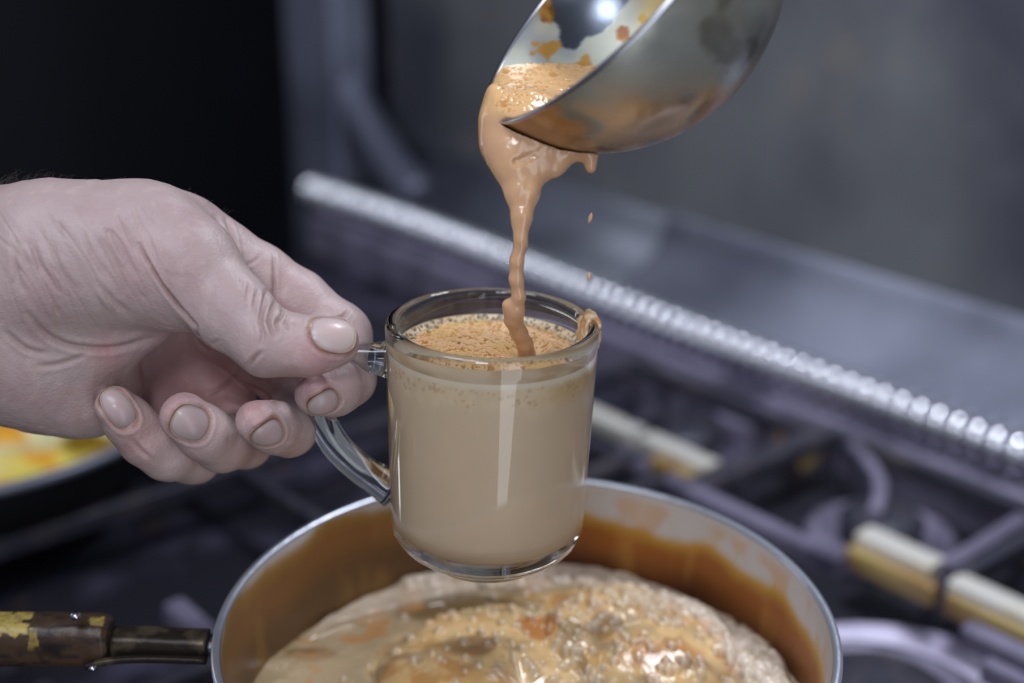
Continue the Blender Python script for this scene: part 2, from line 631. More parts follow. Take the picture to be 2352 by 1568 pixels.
I, B, U_ = M['iron'], M['bright_bar'], M['burner']
support(-.79, -.607, .70, .80, 'pan support with yellowed pale front bar just right of the mug, under the hose',
        [(-.79, .700, -.684, .700, B, dict(w_=.016)), (-.676, .700, -.609, .700, B, dict(w_=.016)), (-.79, .70, -.79, .80, I), (-.79, .80, -.607, .80, I),
         (-.70, .70, -.70, .74, I)])
support(-.597, -.423, .70, .815, 'dark pan support with diagonal bars and curved finger behind the saucepan',
        [(-.600, .665, -.597, .82, I, dict(w_=.018)), (-.481, .703, -.424, .703, B, dict(w_=.020)), (-.597, .815, -.425, .815, I),
         (-.572, .806, -.492, .728, U_, dict(curve=-.012)), (-.421, .705, -.425, .80, U_, dict(w_=.012))])
support(-.412, -.22, .70, .815, 'pan support with bright front bar at the right edge of the picture',
        [(-.408, .697, -.22, .697, B, dict(w_=.018)), (-.409, .70, -.409, .815, I), (-.409, .815, -.22, .815, I), (-.31, .70, -.31, .75, I)])
support(-.62, -.235, .24, .665, 'pan support carrying the saucepan, grey bar ends showing round it',
        [(-.62, .662, -.466, .662, U_, dict(w_=.012)), (-.373, .656, -.235, .656, U_, dict(w_=.014)), (-.345, .632, -.235, .630, U_, dict(w_=.010)),
         (-.62, .24, -.62, .662, I), (-.235, .24, -.235, .66, I), (-.62, .24, -.235, .24, I), (-.62, .36, -.235, .36, I), (-.43, .24, -.43, .56, I),
         (-.690, .317, -.62, .317, U_, dict(w_=.014))])
support(-.99, -.66, .22, .66, 'black pan support at left carrying the tray of yellow food',
        [(-.99, .66, -.66, .66, I), (-.66, .34, -.66, .66, I), (-.99, .22, -.99, .66, I), (-.99, .22, -.70, .22, I), (-.99, .44, -.66, .44, I), (-.83, .24, -.83, .62, I)])
# yellow grease under the bright bars
for (s0, s1) in ((-.483, -.415), (-.408, -.24), (-.66, -.612)):
    cook(tag(stbox('grease_patch', s0, s1, .684, .694, .932, .948, M['grease'], None, .004), 'crusted yellow grease'))

# corrugated hose along the wall
s_ax = np.linspace(-1.40, .30, 1700)
pitch = .0160
path = np.array([np.array(st(s, .862 + .006 * math.sin(s * 5 + 1), .966 + .0015 * math.sin(s * 9))) for s in s_ax])
rad = .0185 - .0070 * np.exp(-((((s_ax / pitch) % 1) - .5) / .17) ** 2)
V, Fc = sweep(path, rad, rad, 20)
hose = mesh_obj('gas_hose', V - path[len(path) // 2], Fc, M['hose'])
hose.location = Vector(path[len(path) // 2])
tag(hose, 'shiny corrugated steel hose running along the back of the cooker', 'hose')

# ================================================================== TRAY OF YELLOW FOOD
tc_ = on_z(-105, 918, 1.0)
TR = .158
tray = empty('shallow_pan', (tc_[0], tc_[1], ZG))
tag(tray, 'shallow steel pan of yellow food on the left, behind the hand', 'pan')
pr = [(.0001, .003), (TR * .86, .003), (TR * .95, .030), (TR, .046), (TR + .004, .047), (TR + .004, .044), (TR * .97, .028), (TR * .87, 0), (.0001, 0)]
V, Fc = lathe(pr, 96)
mesh_obj('pan_body', V, Fc, M['tray_black'], tray)
V, Fc = lathe([(TR - .003, .044), (TR - .001, .0475), (TR + .003, .0485), (TR + .006, .046), (TR + .005, .042), (TR, .041), (TR - .003, .044)][::-1], 96)
mesh_obj('rim', V, Fc, M['tray'], tray)
nr, na = 60, 180
R_, A_ = np.meshgrid(np.linspace(.0005, TR * .985, nr), np.linspace(0, 2 * PI, na, endpoint=False), indexing='ij')
X, Y = R_ * np.cos(A_), R_ * np.sin(A_)
P3 = np.stack([X, Y, 0 * X], -1)
nz = vnoise(P3, 32, 3, 3)
Z = .040 + .022 * (nz - .4) * sstep(TR, TR * .7, R_)
base = mixc(lin(214, 194, 92), lin(214, 150, 44), sstep(.45, .62, vnoise(P3, 26, 5, 3)))
base = mixc(base, lin(210, 200, 150), sstep(.52, .7, vnoise(P3, 30, 9, 2)))
base = mixc(base, lin(120, 92, 10), sstep(.62, .74, vnoise(P3, 22, 11, 2)))
Vt = np.stack([X, Y, Z], -1).reshape(-1, 3)
ft = grid_faces(nr, na, wrap_v=True)
fd = mesh_obj('yellow_food', Vt, ft, M['yellow'], None, color=base.reshape(-1, 3))
fd.location = (tc_[0], tc_[1], ZG)
tag(fd, 'lumpy yellow and orange food lying in the shallow pan', 'food', kind='stuff')

# ================================================================== SAUCEPAN
PK = .855
PC = np.array([.0057, .5661]) * PK
PR, PZ = .14 * PK, HC - (HC - 1.0467) * PK
pan = empty('saucepan', (PC[0], PC[1], ZG), (math.radians(1.6), math.radians(.3), 0))
tag(pan, 'stained aluminium saucepan of boiling tea below the mug', 'saucepan')
RIMZ = PZ - ZG
na, nh = 512, 60
A1 = np.linspace(0, 2 * PI, na, endpoint=False)
prof = []
for k in range(nh):
    f = k / (nh - 1)
    z = .004 + (RIMZ - .004) * f
    prof.append((PR - .0022 - .010 * (1 - f) ** 1.2, z))
prof = np.array(prof)
Vw = np.stack([prof[None, :, 0] * np.cos(A1)[:, None], prof[None, :, 0] * np.sin(A1)[:, None], np.broadcast_to(prof[None, :, 1], (na, nh))], -1)
ang = np.broadcast_to(A1[:, None], (na, nh))
zz = Vw[..., 2]
pn = vnoise(Vw, 30, 21, 4)
pn2 = vnoise(Vw * np.array([1, 1, .35]), 70, 22, 3)
# stain line height below the rim: low on the right/back side, up to the rim on the left
right = sstep(-.1, .6, np.cos(ang - .55))
drop = .0028 + .0140 * right + .016 * (pn - .5) + .004 * (pn2 - .5)
edge = RIMZ - drop
col = mixc(lin(186, 184, 182), lin(200, 198, 205), pn)
col = mixc(col, lin(196, 150, 96), sstep(.47, .60, vnoise(Vw * np.array([1, 1, .6]), 75, 31, 3)) * .55 * sstep(RIMZ - .001, RIMZ - .006, zz))
stn = sstep(edge + .0025, edge - .0025, zz)
dpt = np.clip((edge - zz) / .030, 0, 1)
sc_ = mixc(lin(186, 146, 58), lin(148, 88, 38), sstep(0, .30, dpt))
sc_ = mixc(sc_, lin(84, 50, 32), sstep(.30, .95, dpt + .4 * (pn2 - .5)))
sc_ = mixc(sc_, lin(178, 128, 60), sstep(.52, .72, pn2) * .5)
leftf = sstep(.1, -.7, np.cos(ang))
sc_ = mixc(sc_, lin(116, 92, 60), leftf * .55)
col = mixc(col, sc_, stn)
mesh_obj('inner_wall', Vw.reshape(-1, 3), grid_faces(na, nh, wrap_u=True, flip=True), M['pan_in'], pan, color=col.reshape(-1, 3))
V, Fc = lathe([(PR - .0022, RIMZ - .0004), (PR - .0018, RIMZ + .0010), (PR - .0003, RIMZ + .0016), (PR + .0012, RIMZ + .0010), (PR + .0016, RIMZ - .0006),
               (PR + .0008, RIMZ - .0020), (PR - .0022, RIMZ - .0004)][::-1], 256)
mesh_obj('rim', V, Fc, M['pan_rim'], pan)
V, Fc = lathe([(PR - .0008, RIMZ - .0018), (PR - .0006, RIMZ - .004), (PR - .004, .08), (PR - .010, .008), (PR - .016, 0), (.0001, 0)], 256)
mesh_obj('outer_shell', V, Fc, M['pan_out'], pan)
V, Fc = lathe([(.0001, .004), (PR - .0122, .004)], 128)
mesh_obj('base', V, Fc, M['pan_out'], pan)
# handle: bracket, dark wooden grip, screws, stains (local pan coordinates)


def pl(px, py, d):
    return np.array(pan.matrix_basis.inverted() @ Vector(at(px, py, d)))


bpy.context.view_layer.update()
pan.matrix_basis  # placed above
HD = .655 * PK
hw = empty('handle', (0, 0, 0)); hw.parent = pan


def flat(name, pts, wpx, tpx, mat, d=HD, parent=hw, seg=14, power=5):
    P_ = spline([pl(x, y, d) for x, y in pts], 18)
    return mesh_obj(name, *sweep(P_, wpx * d / F, tpx * d / F, seg, up=(0, 0, 1), power=power), mat, parent)


gp = spline([pl(x, y, HD) for x, y in ((-190, 1462), (-60, 1466), (60, 1467), (180, 1468), (262, 1470))], 170)
wr = np.interp(np.linspace(0, 1, 170), [0, .03, .1, .85, .93, .97, 1], [36, 50, 56, 57, 54, 46, 22]) * HD / F
V, Fc = sweep(gp, wr * .9, wr, 72, power=3.2)
pm = np.array(Matrix.Translation(pan.location) @ pan.rotation_euler.to_matrix().to_4x4())
P2 = to_px(V @ pm[:3, :3].T + pm[:3, 3])
gx, gy = P2[:, 0], P2[:, 1]
gc = mixc(lin(66, 48, 36), lin(34, 26, 24), sstep(.4, .65, vnoise(V * np.array([.25, 1, 1]), 420, 140, 4)))
gn = vnoise(V, 330, 141, 3) - .5
for (x0, y0, rx, ry, am) in ((-10, 1430, 78, 26, .95), (222, 1428, 15, 10, .9), (76, 1462, 10, 24, .5), (-30, 1490, 12, 6, .6)):
    q = np.maximum(np.abs(gx - x0) / rx, np.abs(gy - y0) / ry) + 1.1 * gn
    gc = mixc(gc, mixc(lin(172, 150, 78), lin(140, 120, 66), sstep(.4, .6, vnoise(V, 600, 142, 2))), am * sstep(1.08, .92, q))
V = V + np.array([0, 0, 1]) * (.0006 * gn)[:, None]
mesh_obj('grip', V, Fc, M['wood'], hw, color=gc)
flat('bracket', [(262, 1475), (340, 1476), (420, 1480), (478, 1482)], 34, 30, M['bracket'])
flat('bracket_edge', [(196, 1530), (250, 1518), (340, 1513), (474, 1517)], 8, 7, M['bracket'], HD - .008)
for (x, y, r_) in ((174, 1412, 12), (213, 1532, 10)):
    c = pl(x, y, HD - .012)
    V, Fc = lathe([(.0001, .5), (.6, .42), (.95, .15), (1, -.5), (.0001, -.5)][::-1], 20)
    mesh_obj('screw', V * r_ * HD / F + c, Fc, M['screw'], hw)
rv = pl(484, 1478, HD + .004)
V, Fc = lathe([(.0001, .5), (.7, .35), (1, -.3), (.0001, -.3)][::-1], 16)
mesh_obj('rivet', V * .006 + rv, Fc, M['pan_out'], hw)

# boiling tea in the saucepan
TL = RIMZ - .0435
tr = PR - .0022 - .010 * (1 - TL / RIMZ) ** 1.2 + .0004
nr, na = 300, 720
rr = tr * np.sqrt(np.linspace(1e-6, 1, nr))
R_, A_ = np.meshgrid(rr, np.linspace(0, 2 * PI, na, endpoint=False), indexing='ij')
X, Y = R_ * np.cos(A_), R_ * np.sin(A_)
P3 = np.stack([X, Y, 0 * X], -1)
warp = np.stack([X + .012 * (vnoise(P3, 25, 41, 2) - .5), Y + .012 * (vnoise(P3, 25, 42, 2) - .5), 0 * X], -1)
Z = np.full_like(X, TL) + .006 * (vnoise(warp, 22, 43, 3) - .5)
dz_ = pan.location.z + TL


def loc_(px, py):
    q = on_z(px, py, dz_) - np.array(pan.location)
    return q[0], q[1]


dome_c = [(*loc_(1130, 1540), .046, .016), (*loc_(1470, 1490), .040, .013), (*loc_(1350, 1420), .030, .006)]
dome = np.zeros_like(X)
for (x0, y0, r0, h0) in dome_c:
    d_ = np.hypot(warp[..., 0] - x0, warp[..., 1] - y0) / r0
    dd = h0 * np.clip(1 - d_ ** 2, 0, 1) ** .7
    Z = Z + dd
    dome = np.maximum(dome, np.clip(1.15 - d_, 0, 1))
fine_ = vnoise(warp, 150, 51, 4)
base = mixc(lin(138, 112, 78), lin(170, 146, 110), vnoise(warp, 60, 44, 4))
base = mixc(base, lin(160, 140, 112), sstep(-.01, -.07, X) * .7)
domed = np.clip(dome * 2.4, 0, 1)
base = mixc(base, lin(216, 180, 126), domed * sstep(.25, .6, vnoise(warp, 70, 45, 3)))
base = mixc(base, lin(200, 152, 92), domed * sstep(.45, .7, fine_) * .7)
for (x0, y0, rx_, ry_, am, cc) in ((1040, 1392, 190, 30, .85, lin(96, 76, 46)), (1240, 1500, 50, 30, .8, lin(176, 106, 40)), (720, 1500, 60, 30, .5, lin(130, 92, 50)), (1370, 1350, 60, 16, .7, lin(170, 120, 40)),
                                   (1050, 1330, 90, 12, .6, lin(190, 120, 50)), (1640, 1470, 70, 26, .6, lin(190, 130, 78)), (1100, 1560, 60, 20, .6, lin(120, 76, 50)), (1530, 1555, 90, 18, .6, lin(150, 100, 64))):
    lx, ly = loc_(x0, y0)
    sx_ = rx_ * .58 / F; sy_ = ry_ * .58 / F * 1.8
    q = np.hypot((warp[..., 0] - lx) / sx_, (warp[..., 1] - ly) / sy_) + 1.3 * (vnoise(P3, 70, 52, 3) - .5)
    base = mixc(base, cc, am * sstep(1.25, .75, q))
base = mixc(base, lin(170, 112, 52), sstep(.60, .70, vnoise(warp, 85, 46, 3)) * .6)
base = mixc(base, lin(112, 84, 54), sstep(.60, .72, vnoise(warp, 64, 47, 4)) * .6)
Z = Z + .0016 * (fine_ - .5) + .003 * (vnoise(warp, 70, 53, 2) - .5)
# froth ring along the back and right edge, made of many small bubbles
fd_ = tr - R_
fband = sstep(-.35, .45, np.cos(A_ - .85))
fw = (.011 + .009 * (vnoise(P3, 40, 48, 2) - .5)) * (fband + .12)
fm = sstep(fw, fw * .6, np.abs(fd_ - .006 - .008 * fband)) * sstep(.02, .3, fband)
bub = np.zeros_like(X)
nb = 1700
ba = rng.uniform(-.9, 2.1, nb); bo = rng.gamma(2.0, .0038, nb) * (1.2 - .3 * ba)
bx, by = (tr - .001 - bo) * np.cos(ba), (tr - .001 - bo) * np.sin(ba)
brad = rng.uniform(.0011, .0034, nb)
# clumps of beads also on the domes
n2 = 620
ca_, cb_ = loc_(1530, 1430), loc_(1320, 1520)
cx = np.concatenate([rng.normal(ca_[0], .018, n2 // 2), rng.normal(cb_[0], .035, n2 // 2)])
cy = np.concatenate([rng.normal(ca_[1], .009, n2 // 2), rng.normal(cb_[1], .022, n2 // 2)])
bx = np.concatenate([bx, cx]); by = np.concatenate([by, cy]); brad = np.concatenate([brad, rng.uniform(.0008, .0026, n2)])
bt = np.zeros_like(X)
for x0, y0, r0 in zip(bx, by, brad):
    if math.hypot(x0, y0) > tr: continue
    i0 = np.searchsorted(rr, math.hypot(x0, y0) - r0); i1 = np.searchsorted(rr, math.hypot(x0, y0) + r0)
    aa = math.atan2(y0, x0) % (2 * PI); da = r0 / max(math.hypot(x0, y0), .004)
    j0 = int((aa - da) / (2 * PI) * na) ; j1 = int((aa + da) / (2 * PI) * na) + 2
    jj = np.arange(j0, j1) % na
    sub = np.ix_(np.arange(i0, min(i1 + 1, nr)), jj)
    d2 = (X[sub] - x0) ** 2 + (Y[sub] - y0) ** 2
    h = np.sqrt(np.clip(r0 * r0 - d2, 0, None))
    bub[sub] = np.maximum(bub[sub], h * .9)
    bt[sub] = np.maximum(bt[sub], h / r0)
Z = Z + bub + .003 * fm
base = mixc(base, mixc(lin(170, 150, 128), lin(222, 206, 190), vnoise(P3, 260, 50, 2)), np.clip(fm * .6 + bt * .55, 0, 1))
pt = mesh_obj('boiling_tea', np.stack([X, Y, Z], -1).reshape(-1, 3), grid_faces(nr, na, wrap_v=True), M['pot_tea'], None, color=base.reshape(-1, 3))
pt.location = pan.location; pt.rotation_euler = (math.radians(0), 0, 0)
pt.location.z += .000
tag(pt, 'frothy milk tea boiling inside the saucepan', 'tea', kind='stuff')

# ================================================================== GLASS MUG
RO, MH = .0402, .0993
rimc = at(1131, 737, .533)
tilt = math.radians(1.7)
axis = Vector((math.sin(tilt), 0, math.cos(tilt)))
mloc = Vector(rimc) - axis * MH
mug = empty('glass_mug', mloc, (0, tilt, 0))
tag(mug, 'clear glass mug with loop handle, full of milk tea, held over the saucepan', 'mug')
rb = .0380       # outer radius near the bottom
outer = [(.0001, .0025), (.0150, .0022), (.0205, .0006), (.0222, 0), (.0236, .0008), (.0240, .0030), (.0262, .0048)]
for k in range(9):
    a = k / 8 * PI / 2
    outer.append((rb - .0118 + .0118 * math.sin(a * 1.0), .0175 - .0122 * math.cos(a)))
for k in range(1, 13):
    f = k / 12
    outer.append((rb + (RO - rb) * f, .0175 + (MH - .0025 - .0175) * f))
outer += [(RO - .0004, MH - .0009), (RO - .0016, MH - .0001), (RO - .0027, MH)]
WT = .0040
outer += [(RO - .0038, MH - .0004), (RO - WT - .0003, MH - .0016)]
inner = []
for k in range(1, 13):
    f = 1 - k / 12
    inner.append((rb - WT + .0004 + (RO - rb - .0006) * f, .0225 + (MH - .0040 - .0225) * f))
for k in range(1, 9):
    a = PI / 2 * (1 - k / 8)
    inner.append((rb - WT + .0004 - .0130 + .0130 * math.sin(a), .0225 - .0100 * math.cos(a)))
inner.append((.0001, .0125))
V, Fc = lathe(outer + inner, 192)
mesh_obj('body', V, Fc, M['glass'], mug)
m_inv = (Matrix.Translation(mloc) @ Matrix.Rotation(tilt, 4, 'Y')).inverted()
hp = [(905, 826, .536), (868, 822, .536), (830, 820, .537), (785, 826, .538), (745, 848, .540), (728, 890, .543), (735, 950, .547), (766, 1014, .552), (818, 1068, .557), (866, 1100, .560), (905, 1124, .562)]
HP = spline([np.array(m_inv @ Vector(at(*q))) for q in hp], 60)
tt = np.linspace(0, 1, 60)
flare = 1 + 1.0 * np.exp(-((tt) / .085) ** 2) + .8 * np.exp(-((1 - tt) / .10) ** 2)
V, Fc = sweep(HP, .0054 * (1 + .4 * (flare - 1)), .0058 * (1 + .3 * (flare - 1)), 24, up=(0, 1, 0), power=2.6)
mesh_obj('handle', V, Fc, M['glass'], mug)

# tea inside the mug
LV = MH - .0118
tea = empty('milk_tea', mloc, (0, tilt, 0))
tag(tea, 'light brown milk tea filling the glass mug', 'tea')


def inner_r(z):
    pts = sorted([(b_, a_) for a_, b_ in inner])
    return np.interp(z, [p[0] for p in pts], [p[1] for p in pts])


nh, na = 160, 360
zs = np.concatenate([np.linspace(.0125, .0235, 24), np.linspace(.0238, LV + .0016, nh - 24)])
rs = inner_r(zs) + .00015
A_, Z_ = np.meshgrid(np.linspace(0, 2 * PI, na, endpoint=False), zs, indexing='ij')
Rg = np.broadcast_to(rs, Z_.shape)
P3 = np.stack([Rg * np.cos(A_), Rg * np.sin(A_), Z_], -1)
c0 = mixc(lin(228, 202, 172), lin(234, 208, 178), vnoise(P3, 60, 61, 2))
ed = LV - .0085 + .006 * (vnoise(P3 * np.array([1, 1, .2]), 90, 62, 3) - .5) * 2
fm = sstep(ed - .004, ed + .003, Z_)
c0 = mixc(c0, mixc(lin(242, 220, 188), lin(232, 204, 168), vnoise(P3, 400, 63, 2)), fm)
c0 = mixc(c0, lin(205, 160, 86), sstep(.015, .028, P3[..., 0]) * sstep(LV - .014, LV - .004, Z_) * sstep(LV, LV - .003, Z_) * .55)
c0 = mixc(c0, lin(240, 225, 202), sstep(LV - .0012, LV + .0004, Z_))
# small dark bubbles in the foam band
for k in range(230):
    a = rng.uniform(0, 2 * PI); z0 = LV - abs(rng.normal(.002, .0030)) - .0008; r0 = rng.uniform(.0003, .0009)
    dA = (np.abs((A_[:, 0] - a + PI) % (2 * PI) - PI) * .036)
    ia = np.where(dA < r0 * 1.5)[0]; iz = np.where(np.abs(zs - z0) < r0 * 1.5)[0]
    if len(ia) and len(iz):
        sub = np.ix_(ia, iz)
        d_ = np.sqrt(dA[ia][:, None] ** 2 + (zs[iz] - z0)[None] ** 2)
        c0[sub] = mixc(c0[sub], lin(200, 164, 122), .5 * sstep(r0 * 1.3, r0 * .4, d_))
mesh_obj('tea_body', P3.reshape(-1, 3), grid_faces(na, nh, wrap_u=True), M['tea'], tea, color=c0.reshape(-1, 3))
# film of tea clinging to the near inside of the glass above the surface
af = np.linspace(math.radians(-192), math.radians(8), 220)
vf = np.linspace(0, 1, 14)
AF, VF = np.meshgrid(af, vf, indexing='ij')
FP = np.stack([np.cos(AF) * .036, np.sin(AF) * .036, VF * 0], -1)
env = np.clip(np.sin((AF - af[0]) / (af[-1] - af[0]) * PI), 0, 1) ** .45
ztop = LV + .0012 + (MH - .0042 - LV - .0012) * env * (.90 + .16 * (vnoise(FP, 160, 65, 3) - .5))
ZF = LV + .0008 + (ztop - LV - .0008) * VF
RF = inner_r(ZF)
outer_f = np.stack([(RF + .00012) * np.cos(AF), (RF + .00012) * np.sin(AF), ZF], -1).reshape(-1, 3)
inner_f = np.stack([(RF - .0003 * (1 - VF ** 4)) * np.cos(AF), (RF - .0003 * (1 - VF ** 4)) * np.sin(AF), ZF], -1).reshape(-1, 3)
ff = grid_faces(220, 14)
cfm = mixc(lin(214, 188, 158), lin(196, 166, 132), sstep(.35, .65, vnoise(outer_f * np.array([1, 1, 3]), 110, 66, 3)))
mesh_obj('tea_film', np.concatenate([outer_f, inner_f]), np.concatenate([ff, ff[:, ::-1] + len(outer_f)]), M['tea'], tea, color=np.concatenate([cfm, cfm]))
# foam surface: dense disc with bubble pits
nr, na = 330, 900
r_in = float(inner_r(LV)) + .00015
rr = r_in * np.linspace(.0015, 1, nr)
R_, A_ = np.meshgrid(rr, np.linspace(0, 2 * PI, na, endpoint=False), indexing='ij')
X, Y = R_ * np.cos(A_), R_ * np.sin(A_)
P3 = np.stack([X, Y, 0 * X], -1)
# where the stream lands
land = np.array(m_inv @ Vector(on_z(1212, 800, float((Vector(mloc) + axis * LV).z))))[:2]
dl = np.hypot(X - land[0], Y - land[1])
Z = LV + .0012 * (vnoise(P3, 90, 71, 2) - .5) * sstep(r_in, r_in * .8, R_) * 1 + .0015 * sstep(r_in - .0025, r_in, R_) ** 2
Z = Z - .0045 * np.exp(-(dl / .006) ** 2) + .0030 * np.exp(-((dl - .011) / .0035) ** 2) * sstep(.35, .7, vnoise(P3, 60, 72, 2))
cf = mixc(lin(224, 178, 132), lin(234, 192, 146), vnoise(P3, 120, 73, 3))
cf = mixc(cf, lin(214, 172, 98), sstep(.50, .68, vnoise(P3, 75, 74, 2)) * .5)
cf = mixc(cf, lin(226, 208, 178), sstep(r_in - .0052, r_in - .001, R_) * .75)
nb = 1900
br_ = r_in * np.sqrt(rng.uniform(0, 1, nb)); ba = rng.uniform(0, 2 * PI, nb)
bsz = np.clip(rng.lognormal(math.log(.00050), .45, nb), .00022, .0015)
# ring of larger bubbles at the glass
ne = 260
br_ = np.concatenate([br_, r_in - rng.uniform(.0008, .0045, ne)]); ba = np.concatenate([ba, rng.uniform(0, 2 * PI, ne)])
bsz = np.concatenate([bsz, np.clip(rng.lognormal(math.log(.00042), .35, ne), .0002, .0011)])
ex = [(1208, 720, .0018), (1232, 719, .0009), (1144, 709, .0008), (1103, 710, .0007), (1044, 716, .0006), (1246, 728, .0006), (1056, 788, .0012)]
zl = float((Vector(mloc) + axis * LV).z)
for x, y, r0 in ex:
    q = np.array(m_inv @ Vector(on_z(x, y, zl)))
    br_ = np.append(br_, min(math.hypot(q[0], q[1]), r_in - .002)); ba = np.append(ba, math.atan2(q[1], q[0])); bsz = np.append(bsz, r0)
for k, (r0, a0, s0) in enumerate(zip(br_, ba % (2 * PI), bsz)):
    x0, y0 = r0 * math.cos(a0), r0 * math.sin(a0)
    if math.hypot(x0 - land[0], y0 - land[1]) < .006: continue
    m_ = s0 * 1.6
    i0, i1 = np.searchsorted(rr, r0 - m_), np.searchsorted(rr, r0 + m_)
    da = m_ / max(r0, .001)
    jj = np.arange(int((a0 - da) / (2 * PI) * na), int((a0 + da) / (2 * PI) * na) + 2)
    if len(jj) > na: continue
    sub = np.ix_(np.arange(i0, i1), jj % na)
    q = np.hypot(X[sub] - x0, Y[sub] - y0) / s0
    Z[sub] += s0 * (.12 * np.exp(-((q - 1.1) / .28) ** 2) - .35 * np.clip(1 - q * q, 0, 1))
    edge_b = r0 > r_in - .005
    cc = lin(96, 92, 78) if (edge_b and s0 > .0004) or k >= nb + ne else lin(166, 112, 46)
    cf[sub] = mixc(cf[sub], cc, .8 * sstep(1.05, .7, q))
mesh_obj('foam', np.stack([X, Y, Z], -1).reshape(-1, 3), grid_faces(nr, na, wrap_v=True), M['foam'], tea, color=cf.reshape(-1, 3))

# smear of tea over the rim on the right
sm_px = [(1352, 822, .5335), (1372, 790, .532), (1376, 760, .531), (1366, 735, .5305), (1350, 716, .532), (1332, 712, .534), (1340, 735, .5345), (1345, 770, .536)]


def smear_sdf(p):
    d = np.full(len(p), 1.0, np.float32)
    a0 = math.radians(12)
    for k in range(18):
        # follows the lip: outside wall, over the rim, down inside
        f = k / 17
        a = a0 + .05 * math.sin(k * 1.7)
        if f < .45:
            r0, z0 = RO + .0002, MH - .011 * (1 - f / .45) - .001
        elif f < .6:
            r0, z0 = RO - WT * .5 - (f - .52) / .07 * .0018, MH + .0002
        else:
            r0, z0 = RO - WT - .0002, MH - .001 - (f - .6) / .4 * .010
        wv = .0035 if f > .4 else .0022
        for da in (-1, 0, 1):
            aa = a + da * wv / RO * (1 if f < .6 else 1.6)
            q = np.array([r0 * math.cos(aa), r0 * math.sin(aa), z0], np.float32)
            d = smin(d, np.sqrt(((p - q) ** 2).sum(1)) - (.0010 if da else .0013), .0022)
    return d


V, Q = surface_net(smear_sdf, (RO - .014, -.012, MH - .022), (RO + .008, .03, MH + .008), .0005)
V = relax(V, Q, 2)
cs_ = mixc(lin(222, 192, 156), lin(204, 154, 100), sstep(.5, .65, vnoise(V, 300, 77, 2)))
mesh_obj('tea_smear', V, Q, M['tea_wet'], mug, color=cs_)

# ================================================================== STEEL BOWL (SCOOP) POURING
LS = .505 / .54
S_ = at(1376.1, -76.8, .505)
BR = .0704 * LS
bn_ = Vector((-.70785, -.12119, .69589)).normalized()
bowl = empty('pouring_bowl', Vector(S_))
bowl.rotation_mode = 'QUATERNION'
bowl.rotation_quaternion = bn_.to_track_quat('Z', 'Y')
tag(bowl, 'round stained steel scoop tipped to pour tea, at the top of the picture', 'scoop')
kz = -.121
Bm = Matrix.Translation(Vector(S_)) @ bn_.to_track_quat('Z', 'Y').to_matrix().to_4x4()
Bi = Bm.inverted()


def bowl_mesh(R, flip, nlat=120, nlon=360):
    a0 = math.acos(kz)
    ph = np.linspace(a0, PI - 1e-3, nlat)
    th = np.linspace(0, 2 * PI, nlon, endpoint=False)
    T, P_ = np.meshgrid(th, ph, indexing='ij')
    V = np.stack([R * np.sin(P_) * np.cos(T), R * np.sin(P_) * np.sin(T), R * np.cos(P_)], -1)
    return V, grid_faces(nlon, nlat, wrap_u=True, flip=flip)


def w_of(V):
    m3 = np.array(Bm)
    return V @ m3[:3, :3].T + m3[:3, 3]


V, Fc = bowl_mesh(BR, False)
V = V * (1 + .006 * (vnoise(V, 45, 81, 2) - .5))[..., None]
W = w_of(V); px_ = to_px(W)
c = mixc(lin(132, 130, 118), lin(160, 160, 152), sstep(.35, .65, vnoise(V, 28, 82, 3)))
c = mixc(c, lin(84, 84, 88), sstep(.5, .68, vnoise(V, 38, 83, 3)) * .35)
low = sstep(1.322, 1.298, W[..., 2])
c = mixc(c, lin(168, 118, 60), low * sstep(.42, .58, vnoise(V, 42, 84, 3)) * .85)  # orange reflection of the saucepan painted in patches on the lower side
c = mixc(c, lin(196, 160, 120), low * sstep(.56, .66, vnoise(V, 55, 85, 2)) * .7)
c = mixc(c, lin(70, 62, 50), sstep(.62, .74, vnoise(V, 60, 86, 3)) * .5)
mesh_obj('outer_shell', V.reshape(-1, 3), Fc, M['bowl_out'], bowl, color=c.reshape(-1, 3))
V, Fc = bowl_mesh(BR - .0014, True)
W = w_of(V); P2 = to_px(W)
gx, gy = P2[..., 0], P2[..., 1]
n1 = vnoise(V, 60, 91, 4) - .5
# clean dark patch in the middle of the inside, milky film round it
lx = V[..., 0]; ly = V[..., 1]
# tongue shaped clean area: described in bowl coordinates from its lowest point
tonguec = np.array(Bi @ Vector(at(1325, 20, .535)))
tongue2 = np.array(Bi @ Vector(at(1312, 84, .53)))
c = np.zeros(V.shape)
tp_ = np.array([[1258, -60], [1268, 0], [1282, 50], [1300, 100], [1322, 109], [1348, 88], [1386, 72], [1420, 40], [1450, 0], [1480, -60]])


def inside_poly(x, y, poly):
    ins = np.zeros(x.shape, bool); n = len(poly); dist = np.full(x.shape, 1e9)
    for i in range(n):
        x0, y0 = poly[i]; x1, y1 = poly[(i + 1) % n]
        cnd = ((y0 > y) != (y1 > y)) & (x < (x1 - x0) * (y - y0) / (y1 - y0 + 1e-9) + x0)
        ins ^= cnd
        h = np.clip(((x - x0) * (x1 - x0) + (y - y0) * (y1 - y0)) / ((x1 - x0) ** 2 + (y1 - y0) ** 2 + 1e-9), 0, 1)
        dist = np.minimum(dist, np.hypot(x - x0 - h * (x1 - x0), y - y0 - h * (y1 - y0)))
    return np.where(ins, dist, -dist)


